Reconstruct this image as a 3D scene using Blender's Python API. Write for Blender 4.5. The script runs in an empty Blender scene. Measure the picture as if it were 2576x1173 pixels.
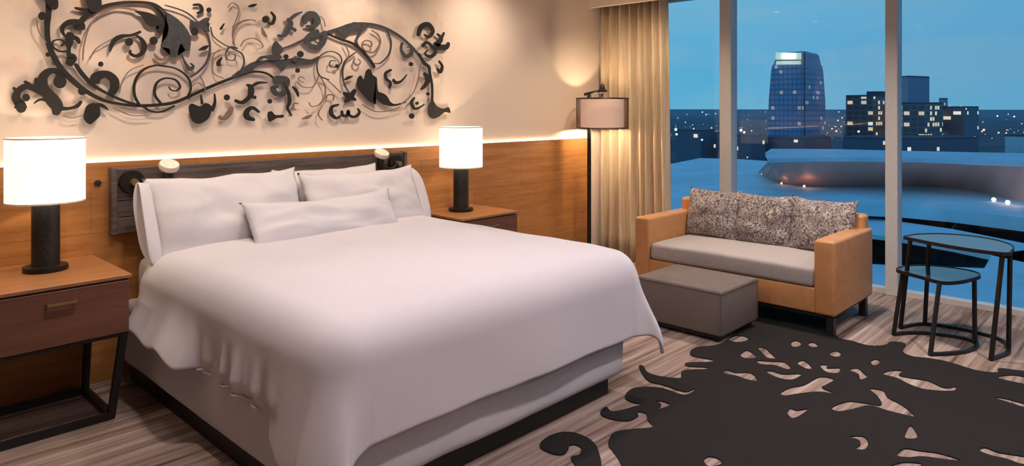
import bpy, bmesh, math, random
from mathutils import Vector, Matrix, noise
random.seed(7)
C = bpy.context.scene.collection
PI = math.pi

# ------------------------------------------------------------------ camera calibration
F, EYE, CX, HY = 1754.0, 1.65, 1288.0, 272.0
YAW = math.atan2(1692, 1754)
CA, SA = math.cos(YAW), math.sin(YAW)
def ray(px, py):
    u = (px - CX) / F; v = (HY - py) / F
    return (SA * u + CA, -CA * u + SA, v)
def onz(px, py, z=0.0):
    r = ray(px, py); t = (z - EYE) / r[2]; return Vector((r[0] * t, r[1] * t, z))
def ony(px, py, y):
    r = ray(px, py); t = y / r[1]; return Vector((r[0] * t, y, EYE + r[2] * t))
def ond(px, py, Z):
    r = ray(px, py); return Vector((r[0] * Z, r[1] * Z, EYE + r[2] * Z))

# ------------------------------------------------------------------ materials
def srgb(r, g, b):
    f = lambda c: (c / 255) / 12.92 if c / 255 <= .04045 else ((c / 255 + .055) / 1.055) ** 2.4
    return (f(r), f(g), f(b), 1)
class NT:
    def __init__(s, name):
        s.m = bpy.data.materials.new(name); s.m.use_nodes = True
        s.t = s.m.node_tree; s.n = s.t.nodes; s.l = s.t.links
        s.b = s.n['Principled BSDF']; s.out = s.n['Material Output']
    def add(s, kind, **kw):
        n = s.n.new('ShaderNode' + kind)
        for k, v in kw.items():
            if k in n.inputs: n.inputs[k].default_value = v
            else: setattr(n, k, v)
        return n
    def link(s, a, b): s.l.new(a, b)
    def coords(s, scale=(1, 1, 1), rot=(0, 0, 0), kind='Object'):
        tc = s.add('TexCoord'); mp = s.add('Mapping')
        mp.inputs['Scale'].default_value = scale; mp.inputs['Rotation'].default_value = rot
        s.link(tc.outputs[kind], mp.inputs['Vector']); return mp.outputs[0]
    def noise(s, vec, scale, detail=3, rough=.5):
        n = s.add('TexNoise'); n.inputs['Scale'].default_value = scale
        n.inputs['Detail'].default_value = detail; n.inputs['Roughness'].default_value = rough
        s.link(vec, n.inputs['Vector']); return n.outputs['Fac']
    def ramp(s, fac, stops, interp='LINEAR'):
        r = s.add('ValToRGB'); r.color_ramp.interpolation = interp
        e = r.color_ramp.elements
        while len(e) > 1: e.remove(e[-1])
        e[0].position, e[0].color = stops[0]
        for p, c in stops[1:]:
            q = e.new(p); q.color = c
        s.link(fac, r.inputs['Fac']); return r.outputs['Color']
    def mix(s, fac, a, b, mode='MIX'):
        m = s.add('MixRGB'); m.blend_type = mode
        if isinstance(fac, (int, float)): m.inputs[0].default_value = fac
        else: s.link(fac, m.inputs[0])
        for i, x in ((1, a), (2, b)):
            if isinstance(x, tuple): m.inputs[i].default_value = x
            else: s.link(x, m.inputs[i])
        return m.outputs[0]
    def math(s, op, a, b=0.0, c=0.0):
        m = s.add('Math'); m.operation = op
        for i, x in enumerate((a, b, c)):
            if isinstance(x, (int, float)): m.inputs[i].default_value = x
            else: s.link(x, m.inputs[i])
        return m.outputs[0]
    def bump(s, h, strength=.3, dist=.01):
        b = s.add('Bump'); b.inputs['Strength'].default_value = strength; b.inputs['Distance'].default_value = dist
        s.link(h, b.inputs['Height']); s.link(b.outputs[0], s.b.inputs['Normal'])
    def base(s, c):
        if isinstance(c, tuple): s.b.inputs['Base Color'].default_value = c
        else: s.link(c, s.b.inputs['Base Color'])
def mat_plain(name, col, rough=.6, metal=0.0, var=.12, scale=30, bump=.05, spec=.5):
    t = NT(name); v = t.coords()
    n = t.noise(v, scale, 4)
    d = tuple(c * (1 - var) for c in col[:3]) + (1,); e = tuple(min(1, c * (1 + var)) for c in col[:3]) + (1,)
    t.base(t.ramp(n, [(.3, d), (.7, e)]))
    t.b.inputs['Roughness'].default_value = rough; t.b.inputs['Metallic'].default_value = metal
    t.b.inputs['Specular IOR Level'].default_value = spec
    if bump: t.bump(n, bump, .004)
    return t.m
def mat_emit(name, col, s):
    t = NT(name); t.b.inputs['Base Color'].default_value = col
    t.b.inputs['Emission Color'].default_value = col; t.b.inputs['Emission Strength'].default_value = s
    return t.m
def mat_wood(name, a, b, axis=0, scale=6, rough=.45, planks=None, spec=.4):
    t = NT(name)
    sc = [14, 14, 14]; sc[axis] = .9
    v = t.coords(tuple(sc))
    n = t.noise(v, scale / 3, 8, .62)
    n2 = t.noise(t.coords(tuple(3 * q for q in sc)), scale, 6, .6)
    f = t.math('MULTIPLY_ADD', n2, .35, t.math('MULTIPLY', n, .65))
    col = t.ramp(f, [(.36, a), (.62, b)])
    if planks:
        tc = t.add('TexCoord'); sp = t.add('SeparateXYZ'); cb = t.add('CombineXYZ')
        t.link(tc.outputs['Object'], sp.inputs[0]); t.link(sp.outputs[0], cb.inputs[0]); t.link(sp.outputs[2], cb.inputs[1])
        br = t.add('TexBrick'); t.link(cb.outputs[0], br.inputs['Vector'])
        br.inputs['Scale'].default_value = 1; br.inputs['Brick Width'].default_value = planks[0]
        br.inputs['Row Height'].default_value = planks[1]; br.inputs['Mortar Size'].default_value = .003
        br.inputs['Color1'].default_value = (.84, .84, .84, 1); br.inputs['Color2'].default_value = (1.0, 1.0, 1.0, 1)
        br.inputs['Mortar'].default_value = (.62, .62, .62, 1); br.offset = .5
        col = t.mix(1.0, col, br.outputs['Color'], 'MULTIPLY')
    t.base(col); t.b.inputs['Roughness'].default_value = rough; t.b.inputs['Specular IOR Level'].default_value = spec
    t.bump(n2, .08, .003)
    return t.m
M = {}
M['linen'] = mat_plain('white_linen', (.62, .588, .625, 1), .9, 0, .015, 60, .04, .2)
M['sheet'] = mat_plain('box_cover_fabric', (.56, .54, .575, 1), .9, 0, .02, 60, .05, .2)
M['black'] = mat_plain('black_lacquer', (.012, .010, .010, 1), .5)
M['bronze'] = mat_plain('dark_bronze', (.020, .017, .015, 1), .42, .4, .3, 50, .1)
M['lamp_metal'] = mat_plain('lamp_dark_metal', (.035, .033, .034, 1), .45, .5, .35, 70, .3)
M['brass'] = mat_plain('aged_brass', (.45, .33, .14, 1), .35, .9)
M['disc'] = mat_plain('beige_shade_enamel', (.86, .78, .66, 1), .5)
M['iron'] = mat_plain('black_iron', (.010, .0085, .0085, 1), .8, .0, .2, 40, .05)
M['slate'] = mat_plain('slate_iron', (.040, .042, .050, 1), .8, .0, .2, 40, .05)
M['vine'] = mat_plain('brown_vine_iron', (.20, .13, .105, 1), .7, .1, .2, 40, .05)
M['leather'] = mat_plain('tan_leather', (.52, .25, .10, 1), .42, 0, .10, 14, .12)
M['seat'] = mat_plain('grey_seat_fabric', (.40, .36, .35, 1), .85, 0, .10, 90, .2, .2)
M['ott'] = mat_plain('taupe_ottoman_fabric', (.155, .125, .113, 1), .8, 0, .07, 9, .1, .25)
M['leg'] = mat_plain('dark_leg_wood', (.012, .010, .010, 1), .5)
M['wood_panel'] = mat_wood('honey_wood_panelling', (.345, .140, .042, 1), (.55, .245, .078, 1), 0, 6, .45, (1.25, .3))
M['wood_stand'] = mat_wood('brown_nightstand_wood', (.115, .046, .028, 1), (.185, .078, .050, 1), 0, 6, .42)
M['lit_wood_top'] = mat_wood('lamplit_wood_top', (.27, .115, .045, 1), (.40, .18, .07, 1), 0, 6, .38)  # stand wood in a lighter orange: lamp light painted into the top
M['wood_head'] = mat_wood('distressed_headboard_wood', (.045, .033, .030, 1), (.150, .115, .105, 1), 0, 9, .6)
M['white_frame'] = mat_plain('aluminium_frame', (.62, .60, .60, 1), .45, .1, .03)
M['ceil'] = mat_plain('ceiling_paint', (.82, .80, .76, 1), .9)
M['soffit'] = mat_plain('cream_soffit_paint', (.86, .76, .64, 1), .9, 0, .02)
M['side_wall'] = mat_plain('side_wall_paint', (.68, .62, .56, 1), .9, 0, .02)
M['switch'] = mat_plain('black_switch', (.02, .02, .02, 1), .4)
M['table_top'] = mat_plain('dark_glossy_table_top', (.06, .065, .075, 1), .10, .3, .05, 20, .0, .9)
M['led'] = mat_emit('warm_led_strip', (1.0, .76, .50, 1), 10)
M['bulb'] = mat_emit('warm_bulb', (1.0, .78, .5, 1), 30)
M['fill_spot'] = mat_emit('fill_spot_lens', (1.0, .85, .65, 1), 12)  # glowing lens of the added, unseen fill spots

def m_shade(name, col, em, es):
    t = NT(name); t.b.inputs['Base Color'].default_value = col; t.b.inputs['Roughness'].default_value = .9
    n = t.noise(t.coords((1, 1, 1)), 180, 2); t.bump(n, .1, .001)
    t.b.inputs['Emission Color'].default_value = em; t.b.inputs['Emission Strength'].default_value = es
    tr = t.add('BsdfTranslucent'); tr.inputs[0].default_value = col
    mx = t.add('MixShader'); mx.inputs[0].default_value = .08
    t.link(t.b.outputs[0], mx.inputs[1]); t.link(tr.outputs[0], mx.inputs[2]); t.link(mx.outputs[0], t.out.inputs[0])
    return t.m
M['shade'] = m_shade('white_linen_shade', (.85, .82, .76, 1), (1.0, .88, .74, 1), .80)
M['inner_shade'] = m_shade('cream_inner_shade', (.62, .50, .42, 1), (1.0, .68, .50, 1), .34)
def m_sheer():
    t = NT('dark_sheer_organza'); t.b.inputs['Base Color'].default_value = (.05, .035, .04, 1); t.b.inputs['Roughness'].default_value = .7
    tp = t.add('BsdfTransparent'); tp.inputs[0].default_value = (.95, .9, .9, 1)
    lw = t.add('LayerWeight'); lw.inputs[0].default_value = .35
    f = t.math('ADD', t.math('MULTIPLY', lw.outputs['Facing'], .85), .03)
    mx = t.add('MixShader'); t.link(f, mx.inputs[0]); t.link(tp.outputs[0], mx.inputs[1]); t.link(t.b.outputs[0], mx.inputs[2])
    t.link(mx.outputs[0], t.out.inputs[0]); return t.m
M['sheer'] = m_sheer()
def m_glass():
    t = NT('window_glass')
    tp = t.add('BsdfTransparent'); tp.inputs[0].default_value = (.93, .97, .98, 1)
    gl = t.add('BsdfGlossy'); gl.inputs['Roughness'].default_value = .02
    mx = t.add('MixShader'); mx.inputs[0].default_value = .02
    t.link(tp.outputs[0], mx.inputs[1]); t.link(gl.outputs[0], mx.inputs[2]); t.link(mx.outputs[0], t.out.inputs[0])
    return t.m
M['glass'] = m_glass()
def m_carpet():
    t = NT('striped_carpet')
    tc = t.add('TexCoord'); mp = t.add('Mapping'); mp.inputs['Scale'].default_value = (.5, 12, 1)
    t.link(tc.outputs['Object'], mp.inputs[0])
    n = t.noise(mp.outputs[0], 1.0, 5, .62)
    mp2 = t.add('Mapping'); mp2.inputs['Scale'].default_value = (1.2, 38, 1); t.link(tc.outputs['Object'], mp2.inputs[0])
    n2 = t.noise(mp2.outputs[0], 1.0, 3, .6)
    n3 = t.noise(tc.outputs['Object'], 220, 2)
    f = t.math('MULTIPLY_ADD', n2, .45, t.math('MULTIPLY', n, .55))
    f = t.math('MULTIPLY_ADD', t.math('SUBTRACT', n3, .5), .22, f)
    col = t.ramp(f, [(.36, srgb(74, 57, 50)), (.45, srgb(130, 110, 100)), (.55, srgb(156, 138, 129)), (.66, srgb(184, 167, 157))])
    t.base(col); t.b.inputs['Roughness'].default_value = .95; t.b.inputs['Specular IOR Level'].default_value = .1
    t.bump(n3, .3, .004)
    return t.m
M['carpet'] = m_carpet()
M['rug'] = mat_plain('charcoal_rug_pile', (.020, .0175, .0175, 1), .95, 0, .25, 120, .4, .1)
def m_wall():
    t = NT('cream_wall_with_wallcovering')
    tc = t.add('TexCoord'); sp = t.add('SeparateXYZ'); t.link(tc.outputs['Object'], sp.inputs[0])
    v = tc.outputs['Object']
    n1 = t.noise(v, 2.2, 3, .55); n2 = t.noise(v, 5.5, 4, .6)
    base = (.78, .655, .565, 1)
    graph = t.mix(t.ramp(n1, [(.42, (0, 0, 0, 1)), (.62, (1, 1, 1, 1))]), (.76, .63, .54, 1), (.52, .43, .41, 1))
    graph = t.mix(t.ramp(n2, [(.56, (0, 0, 0, 1)), (.70, (.65, .65, .65, 1))]), graph, (.74, .47, .29, 1))
    # the printed wallcovering ends in a straight joint to the right of the ironwork
    edge = t.math('LESS_THAN', sp.outputs[0], 4.035)
    up = t.math('GREATER_THAN', sp.outputs[2], 1.50)
    soft = t.ramp(sp.outputs[2], [(.0, (0, 0, 0, 1)), (1, (1, 1, 1, 1))])
    mr = t.add('MapRange'); mr.inputs[1].default_value = 1.48; mr.inputs[2].default_value = 1.85; t.link(sp.outputs[2], mr.inputs[0])
    fac = t.math('MULTIPLY', edge, mr.outputs[0])
    t.base(t.mix(fac, base, graph)); t.b.inputs['Roughness'].default_value = .92
    t.bump(t.noise(v, 150, 2), .05, .002)
    return t.m
M['wall'] = m_wall()
def m_curtain():
    t = NT('striped_sheer_curtain')
    tc = t.add('TexCoord'); mp = t.add('Mapping'); mp.inputs['Scale'].default_value = (1, 1, .04); t.link(tc.outputs['Object'], mp.inputs[0])
    n = t.noise(mp.outputs[0], 60, 4, .6)
    t.base(t.ramp(n, [(.35, (.66, .50, .34, 1)), (.65, (.90, .74, .54, 1))])); t.b.inputs['Roughness'].default_value = .85
    tr = t.add('BsdfTranslucent'); tr.inputs[0].default_value = (.6, .55, .48, 1)
    mx = t.add('MixShader'); mx.inputs[0].default_value = .2
    t.link(t.b.outputs[0], mx.inputs[1]); t.link(tr.outputs[0], mx.inputs[2]); t.link(mx.outputs[0], t.out.inputs[0])
    return t.m
M['curtain'] = m_curtain()
def m_cushion():
    t = NT('mottled_leaf_cushion_fabric'); v = t.coords()
    n1 = t.noise(v, 27, 2, .45); n = t.noise(v, 10, 3, .6)
    f = t.math('ABSOLUTE', t.math('SUBTRACT', n1, .5))
    c = t.ramp(f, [(.0, (.055, .042, .044, 1)), (.022, (.09, .07, .072, 1)), (.045, (.32, .27, .26, 1)), (.12, (.50, .44, .41, 1)), (.16, (.16, .13, .13, 1))])
    c = t.mix(t.ramp(n, [(.4, (0, 0, 0, 1)), (.7, (.55, .55, .55, 1))]), c, (.13, .105, .108, 1))
    t.base(c); t.b.inputs['Roughness'].default_value = .85
    return t.m
M['cushion'] = m_cushion()

# ------------------------------------------------------------------ mesh helpers
def obj(name, bm, mat, parent=None, smooth=False, recalc=True):
    if recalc: bmesh.ops.recalc_face_normals(bm, faces=bm.faces)
    me = bpy.data.meshes.new(name); bm.to_mesh(me); bm.free()
    me.materials.append(mat)
    if smooth:
        me.polygons.foreach_set('use_smooth', [True] * len(me.polygons))
    o = bpy.data.objects.new(name, me); C.objects.link(o)
    if parent:
        o.parent = parent
        o.matrix_parent_inverse = Matrix.Translation(-parent.location)
    return o
def auto(o, ang=40):
    me = o.data
    me.polygons.foreach_set('use_smooth', [True] * len(me.polygons))
    me.set_sharp_from_angle(angle=math.radians(ang))
    return o
def thing(name, label, cat, loc=(0, 0, 0), group=None):
    o = bpy.data.objects.new(name, None); C.objects.link(o); o.location = loc; o.empty_display_size = .1
    o['label'] = label; o['category'] = cat
    if group: o['group'] = group
    return o
def tag(o, label, cat, group=None, kind=None):
    o['label'] = label; o['category'] = cat
    if group: o['group'] = group
    if kind: o['kind'] = kind
    return o
def struct(name, bm, mat, label=None):
    o = obj(name, bm, mat); o['kind'] = 'structure'
    if label: o['label'] = label
    return o
def box(bm, a, b, bev=0.0, seg=2):
    x0, x1 = sorted((a[0], b[0])); y0, y1 = sorted((a[1], b[1])); z0, z1 = sorted((a[2], b[2]))
    vs = [bm.verts.new(p) for p in ((x0, y0, z0), (x1, y0, z0), (x1, y1, z0), (x0, y1, z0), (x0, y0, z1), (x1, y0, z1), (x1, y1, z1), (x0, y1, z1))]
    fs = [bm.faces.new([vs[i] for i in f]) for f in ((3, 2, 1, 0), (4, 5, 6, 7), (0, 1, 5, 4), (1, 2, 6, 5), (2, 3, 7, 6), (3, 0, 4, 7))]
    if bev:
        es = set(e for f in fs for e in f.edges)
        bmesh.ops.bevel(bm, geom=list(es), offset=bev, segments=seg, profile=.5, affect='EDGES')
    return bm
def B(a, b, bev=0.0, seg=2): return box(bmesh.new(), a, b, bev, seg)
def bar(bm, p, q, w, d=None, up=(0, 0, 1)):
    p, q = Vector(p), Vector(q); d = d or w
    t = (q - p).normalized(); u = Vector(up)
    if abs(t.dot(u)) > .95: u = Vector((1, 0, 0))
    s = t.cross(u).normalized() * w / 2; n = s.cross(t).normalized() * d / 2
    a = [bm.verts.new(p + s * i + n * j) for i, j in ((-1, -1), (1, -1), (1, 1), (-1, 1))]
    b = [bm.verts.new(q + s * i + n * j) for i, j in ((-1, -1), (1, -1), (1, 1), (-1, 1))]
    bm.faces.new(a[::-1]); bm.faces.new(b)
    for i in range(4): bm.faces.new((a[i], a[(i + 1) % 4], b[(i + 1) % 4], b[i]))
    return bm
def tube(bm, pts, r, seg=10, closed=False):
    pts = [Vector(p) for p in pts]; rings = []; n = len(pts); prev = None
    for i, p in enumerate(pts):
        if closed: t = pts[(i + 1) % n] - pts[i - 1]
        else: t = pts[min(i + 1, n - 1)] - pts[max(i - 1, 0)]
        t.normalize()
        u = Vector((0, 0, 1)) if prev is None else prev
        if abs(t.dot(u)) > .95 and prev is None: u = Vector((1, 0, 0))
        s = t.cross(u).normalized(); n2 = s.cross(t).normalized(); prev = n2
        rr = r[i] if isinstance(r, (list, tuple)) else r
        rings.append([bm.verts.new(p + (s * math.cos(2 * PI * k / seg) + n2 * math.sin(2 * PI * k / seg)) * rr) for k in range(seg)])
    m = n if closed else n - 1
    for i in range(m):
        a, b = rings[i], rings[(i + 1) % n]
        for k in range(seg): bm.faces.new((a[k], a[(k + 1) % seg], b[(k + 1) % seg], b[k]))
    if not closed: bm.faces.new(rings[0][::-1]); bm.faces.new(rings[-1])
    return bm
def lathe(bm, cx, cy, prof, seg=40, sx=1.0):
    rings = []
    for r, z in prof:
        rings.append([bm.verts.new((cx + r * sx * math.cos(2 * PI * k / seg), cy + r * math.sin(2 * PI * k / seg), z)) for k in range(seg)])
    for a, b in zip(rings, rings[1:]):
        for k in range(seg): bm.faces.new((a[k], a[(k + 1) % seg], b[(k + 1) % seg], b[k]))
    return rings
def cap(bm, ring): bm.faces.new(ring)
def prism(bm, poly, z0, z1):
    a = [bm.verts.new((p[0], p[1], z0)) for p in poly]; b = [bm.verts.new((p[0], p[1], z1)) for p in poly]
    bm.faces.new(a[::-1]); bm.faces.new(b); n = len(poly)
    for i in range(n): bm.faces.new((a[i], a[(i + 1) % n], b[(i + 1) % n], b[i]))
    return bm
def spline(pts, sub=6, closed=False):
    """Catmull-Rom through tuples of any length"""
    n = len(pts); out = []
    rng = range(n) if closed else range(n - 1)
    for i in rng:
        if closed: p0, p1, p2, p3 = pts[i - 1], pts[i], pts[(i + 1) % n], pts[(i + 2) % n]
        else: p0, p1, p2, p3 = pts[max(i - 1, 0)], pts[i], pts[i + 1], pts[min(i + 2, n - 1)]
        for k in range(sub):
            t = k / sub
            out.append(tuple(.5 * (2 * b + (c - a) * t + (2 * a - 5 * b + 4 * c - d) * t * t + (3 * b - a - 3 * c + d) * t ** 3) for a, b, c, d in zip(p0, p1, p2, p3)))
    if not closed: out.append(tuple(pts[-1]))
    return out
def sstep(a, b, x):
    t = max(0, min(1, (x - a) / (b - a))); return t * t * (3 - 2 * t)

# ------------------------------------------------------------------ room shell
WY, GX = 4.745, 6.77            # headboard wall plane, window plane
XL, YB = -1.9, -2.6             # unseen left wall and back wall
CZ = 2.95
struct('floor', B((XL, YB, -.15), (GX + .1, WY + .1, 0)), M['carpet'], 'taupe and brown streaked carpet floor')
struct('ceiling', B((XL, YB, CZ), (GX + .1, WY + .1, CZ + .12)), M['ceil'])
struct('wall_back', B((XL, WY, 0), (GX + .1, WY + .12, CZ)), M['wall'], 'cream wall behind the bed with mottled wallcovering')
struct('wall_left', B((XL - .12, YB, 0), (XL, WY + .12, CZ)), M['side_wall'])
struct('wall_front', B((XL, YB - .12, 0), (GX + .1, YB, CZ)), M['side_wall'])
PT = 1.322                     # top of the wood panelling
p = struct('trim_1', B((XL, WY - .045, 0), (6.10, WY, PT), .002, 1), M['wood_panel'], 'honey coloured wood panelling behind the bed')
bm = B((XL, WY - .012, PT), (6.08, WY - .003, PT + .006))
led = obj('led_strip', bm, M['led']); led.parent = p; led['label'] = 'glowing warm light strip on top of the panelling'
bm = B((6.13, YB, 2.757), (6.19, WY, CZ)); struct('trim_2', bm, M['soffit'], 'cream curtain pelmet above the window')
bm = B((6.19, YB, 2.86), (GX, WY, CZ)); struct('trim_3', bm, M['soffit'])
# window wall: frame, mullions, panes
bm = bmesh.new()
box(bm, (GX, YB, 0), (GX + .10, WY, .045)); box(bm, (GX, YB, CZ - .12), (GX + .10, WY, CZ))
win = struct('window_1', bm, M['white_frame'], 'floor to ceiling window wall with pale metal frame')
mul = [4.70, 3.355, 1.805, .255, -1.295, -2.6]
for i, y in enumerate(mul):
    w = .13 if i == 1 else .10
    m = obj('mullion', B((GX - .05, y, 0.0), (GX + .09, y + w, CZ - .1), .006, 2), M['white_frame'], win)
    m.matrix_parent_inverse = Matrix()
for a, b in zip(mul, mul[1:]):
    g = obj('glass_pane', B((GX + .03, b + .05, .04), (GX + .042, a + .02, CZ - .11)), M['glass'], win); g.matrix_parent_inverse = Matrix()

# ------------------------------------------------------------------ wall switch
bm = bmesh.new()
def disc_y(bm, cx, cz, y0, y1, r, seg=20, r2=None):
    a = [bm.verts.new((cx + r * math.cos(2 * PI * k / seg), y0, cz + r * math.sin(2 * PI * k / seg))) for k in range(seg)]
    rr = r2 or r
    b = [bm.verts.new((cx + rr * math.cos(2 * PI * k / seg), y1, cz + rr * math.sin(2 * PI * k / seg))) for k in range(seg)]
    bm.faces.new(a); bm.faces.new(b[::-1])
    for k in range(seg): bm.faces.new((a[k], a[(k + 1) % seg], b[(k + 1) % seg], b[k]))
disc_y(bm, 1.285, 1.20, WY - .060, WY - .045, .018); disc_y(bm, 1.285, 1.20, WY - .066, WY - .060, .010)
tag(obj('wall_switch', bm, M['switch']), 'small round black switch on the wood panelling beside the headboard', 'switch')

# ------------------------------------------------------------------ bed
bed = thing('bed', 'king size bed with pale fabric covered box spring on a black plinth', 'bed', (2.34, 3.45, 0))
obj('base', B((1.44, 2.395, 0), (3.285, 4.60, .125), .004, 1), M['black'], bed)
def soft_box(a, b, r, nx, ny, nz, amp=0.0, seed=0, sag=0.0):
    bm = bmesh.new(); box(bm, a, b)
    bmesh.ops.bevel(bm, geom=bm.edges[:], offset=r, segments=4, profile=.5, affect='EDGES')
    if amp:
        bmesh.ops.subdivide_edges(bm, edges=[e for e in bm.edges if e.calc_length() > .12], cuts=9, use_grid_fill=True)
        for v in bm.verts:
            v.co += v.normal * 0 + Vector((noise.noise(v.co * 4 + Vector((seed, 0, 0))), noise.noise(v.co * 4 + Vector((0, seed + 9, 0))), noise.noise(v.co * 5 + Vector((0, 0, seed + 5))))) * amp
    return bm
auto(obj('box_spring', soft_box((1.39, 2.315, .115), (3.345, 4.61, .50), .05, 1, 1, 1, .008, 3), M['sheet'], bed), 50)
auto(obj('mattress', soft_box((1.47, 2.50, .45), (3.24, 4.61, .745), .06, 1, 1, 1), M['linen'], bed), 50)

# duvet, draped
X0, X1, YF, YH, ZT = 1.385, 3.49, 2.25, 4.28, .805
HEM = []
def duvet():
    bm = bmesh.new(); r = .165
    ix0, ix1, iy = X0 + r, X1 - r, YF + r
    NX, NY = 150, 130
    hs, hf = .515, .545           # arc overhang beyond the inner rectangle
    rows = []
    for j in range(NY + 1):
        v = j / NY
        t = v * ((YH - iy) + hf)  # along the bed towards the foot
        row = []
        for i in range(NX + 1):
            s = -hs + (i / NX) * ((ix1 - ix0) + 2 * hs)
            x = ix0 + s; y = YH - t
            dx = 0.0; sx = 0
            if x < ix0: dx = ix0 - x; sx = -1
            elif x > ix1: dx = x - ix1; sx = 1
            dy = max(0, iy - y)
            bx = min(max(x, ix0), ix1); by = max(y, iy)
            p_ = 3.6
            rho = (dx ** p_ + dy ** p_) ** (1 / p_) if (dx or dy) else 0
            h = math.hypot(dx, dy)
            dirx, diry = (sx * dx / h, -dy / h) if h else (0, 0)
            q = rho / r
            if q < PI / 2: out = r * math.sin(q); drop = r * (1 - math.cos(q))
            else: out = r + .05 * (rho - r * PI / 2); drop = r + (rho - r * PI / 2)
            k = sstep(.10, .5, drop)
            if dx and dy:
                ph = math.atan2(dy, dx); c2 = math.sin(2 * ph) ** 2
                out += .10 * c2 * k
                low = (1 - ph / (PI / 2)) * k
                drop += (.16 if sx < 0 else .07) * low; out += .06 * low
                a = .035 * math.sin(6 * ph) * k
                bx += -diry * a * (1 if sx > 0 else -1); by += dirx * a * (1 if sx > 0 else -1)
            if sx < 0 and not dy:
                fl = sstep(3.42, 3.52, y)
                out += (.11 * fl * k + .015 * math.sin(y * 9)) * k
                g2 = sstep(2.84, 2.58, y); drop += .16 * g2 * k; out += .06 * g2 * k
                drop *= 1 - .05 * fl + .05 * fl * math.sin((y - 3.4) * 14)
                g = sstep(3.5, 3.35, y) * sstep(2.55, 2.75, y)
                rip = math.sin(y * 38 + 3 * noise.noise(Vector((y * 3, 0, 0)))) * .5 + noise.noise(Vector((y * 22, 3, x)))
                out += g * .030 * rip * sstep(.2, .42, drop)
                out -= g * .022 * sstep(.36, .42, drop)
            elif sx > 0 and not dy:
                out += .02 * math.sin(y * 7 + 1) * k
            if dy and not dx:
                out += .008 * math.sin(x * 5 + 1) * k
            z = ZT - drop + .012 * sstep(2.2, 3.3, bx) * sstep(.4, .0, drop)
            # crown of the filling
            cu = max(0, 1 - ((bx - (X0 + X1) / 2) / 1.02) ** 4) ; cv = sstep(0, .5, by - iy + .25)
            z += .040 * cu * cv * (1 if not h else max(0, 1 - rho / .2))
            px_, py_ = bx + dirx * out, by + diry * out
            w = Vector((x * 1.6, y * 1.6, 0))
            z += .010 * noise.noise(w * 1.1) + .005 * noise.noise(w * 3.1)
            o2 = .010 * noise.noise(Vector((x * 2.5, y * 2.5, 4))) * k
            px_ += dirx * o2; py_ += diry * o2
            # tuck by the pillows: lift and roll the head end
            e = sstep(.10, 0, t)
            z -= .055 * e * (1 if not dx else .3)
            row.append(bm.verts.new((px_, py_, z)))
        rows.append(row)
    for j in range(NY):
        for i in range(NX):
            bm.faces.new((rows[j][i], rows[j][i + 1], rows[j + 1][i + 1], rows[j + 1][i]))
    HEM.extend(r_[0].co.copy() for r_ in rows if 2.80 < r_[0].co.y < 3.45)
    o = obj('duvet', bm, M['linen'], smooth=True)
    s = o.modifiers.new('thickness', 'SOLIDIFY'); s.thickness = .022; s.offset = -1
    ss = o.modifiers.new('smooth', 'SUBSURF'); ss.levels = 0; ss.render_levels = 1
    return o
dv = duvet(); tag(dv, 'large plain white duvet draped over the bed down to the box spring', 'duvet')
# piping along the left hem of the duvet
pp = obj('piping', tube(bmesh.new(), [p_ + Vector((-.004, 0, -.004)) for p_ in HEM], .0055, 8), M['linen'], dv, smooth=True); pp.matrix_parent_inverse = Matrix()

def pillow_mesh(w, h, t, seed, flange=0.0, pinch=.05, amp=.012):
    bm = bmesh.new(); NU, NV = 44, 28; fr = []; bk = []
    for j in range(NV + 1):
        v = -1 + 2 * j / NV; a = []; b = []
        for i in range(NU + 1):
            u = -1 + 2 * i / NU
            fu = max(0, 1 - abs(u) ** 3.2); fv = max(0, 1 - abs(v) ** 2.6)
            th = t / 2 * (fu ** .55) * (fv ** .6)
            ear = (abs(u) * abs(v)) ** 5
            x = u * w / 2 * (1 - pinch * .5 * (1 - v * v)); y = v * h / 2 * (1 - pinch * (1 - u * u) - .0 * u)
            n1 = noise.noise(Vector((u * 2.2 + seed, v * 2.2, seed))); n2 = noise.noise(Vector((u * 5 + seed, v * 5, 2)))
            edge = fu * fv
            z = th * (1 + .16 * n1 + .07 * n2)
            y += .012 * n1 + .018 * ear * (1 if v > 0 else -1); x += .008 * n2 + .012 * ear * (1 if u > 0 else -1)
            off = amp * n1 * 1.4
            a.append(bm.verts.new((x, y, z + off)))
            b.append(a[-1] if edge < 1e-6 else bm.verts.new((x, y, -th + off)))
        fr.append(a); bk.append(b)
    for j in range(NV):
        for i in range(NU):
            bm.faces.new((fr[j][i], fr[j][i + 1], fr[j + 1][i + 1], fr[j + 1][i]))
            q = (bk[j][i], bk[j + 1][i], bk[j + 1][i + 1], bk[j][i + 1])
            if len(set(q)) == 4 and set(q) != {fr[j][i], fr[j][i + 1], fr[j + 1][i + 1], fr[j + 1][i]}: bm.faces.new(q)
    return bm
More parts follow.
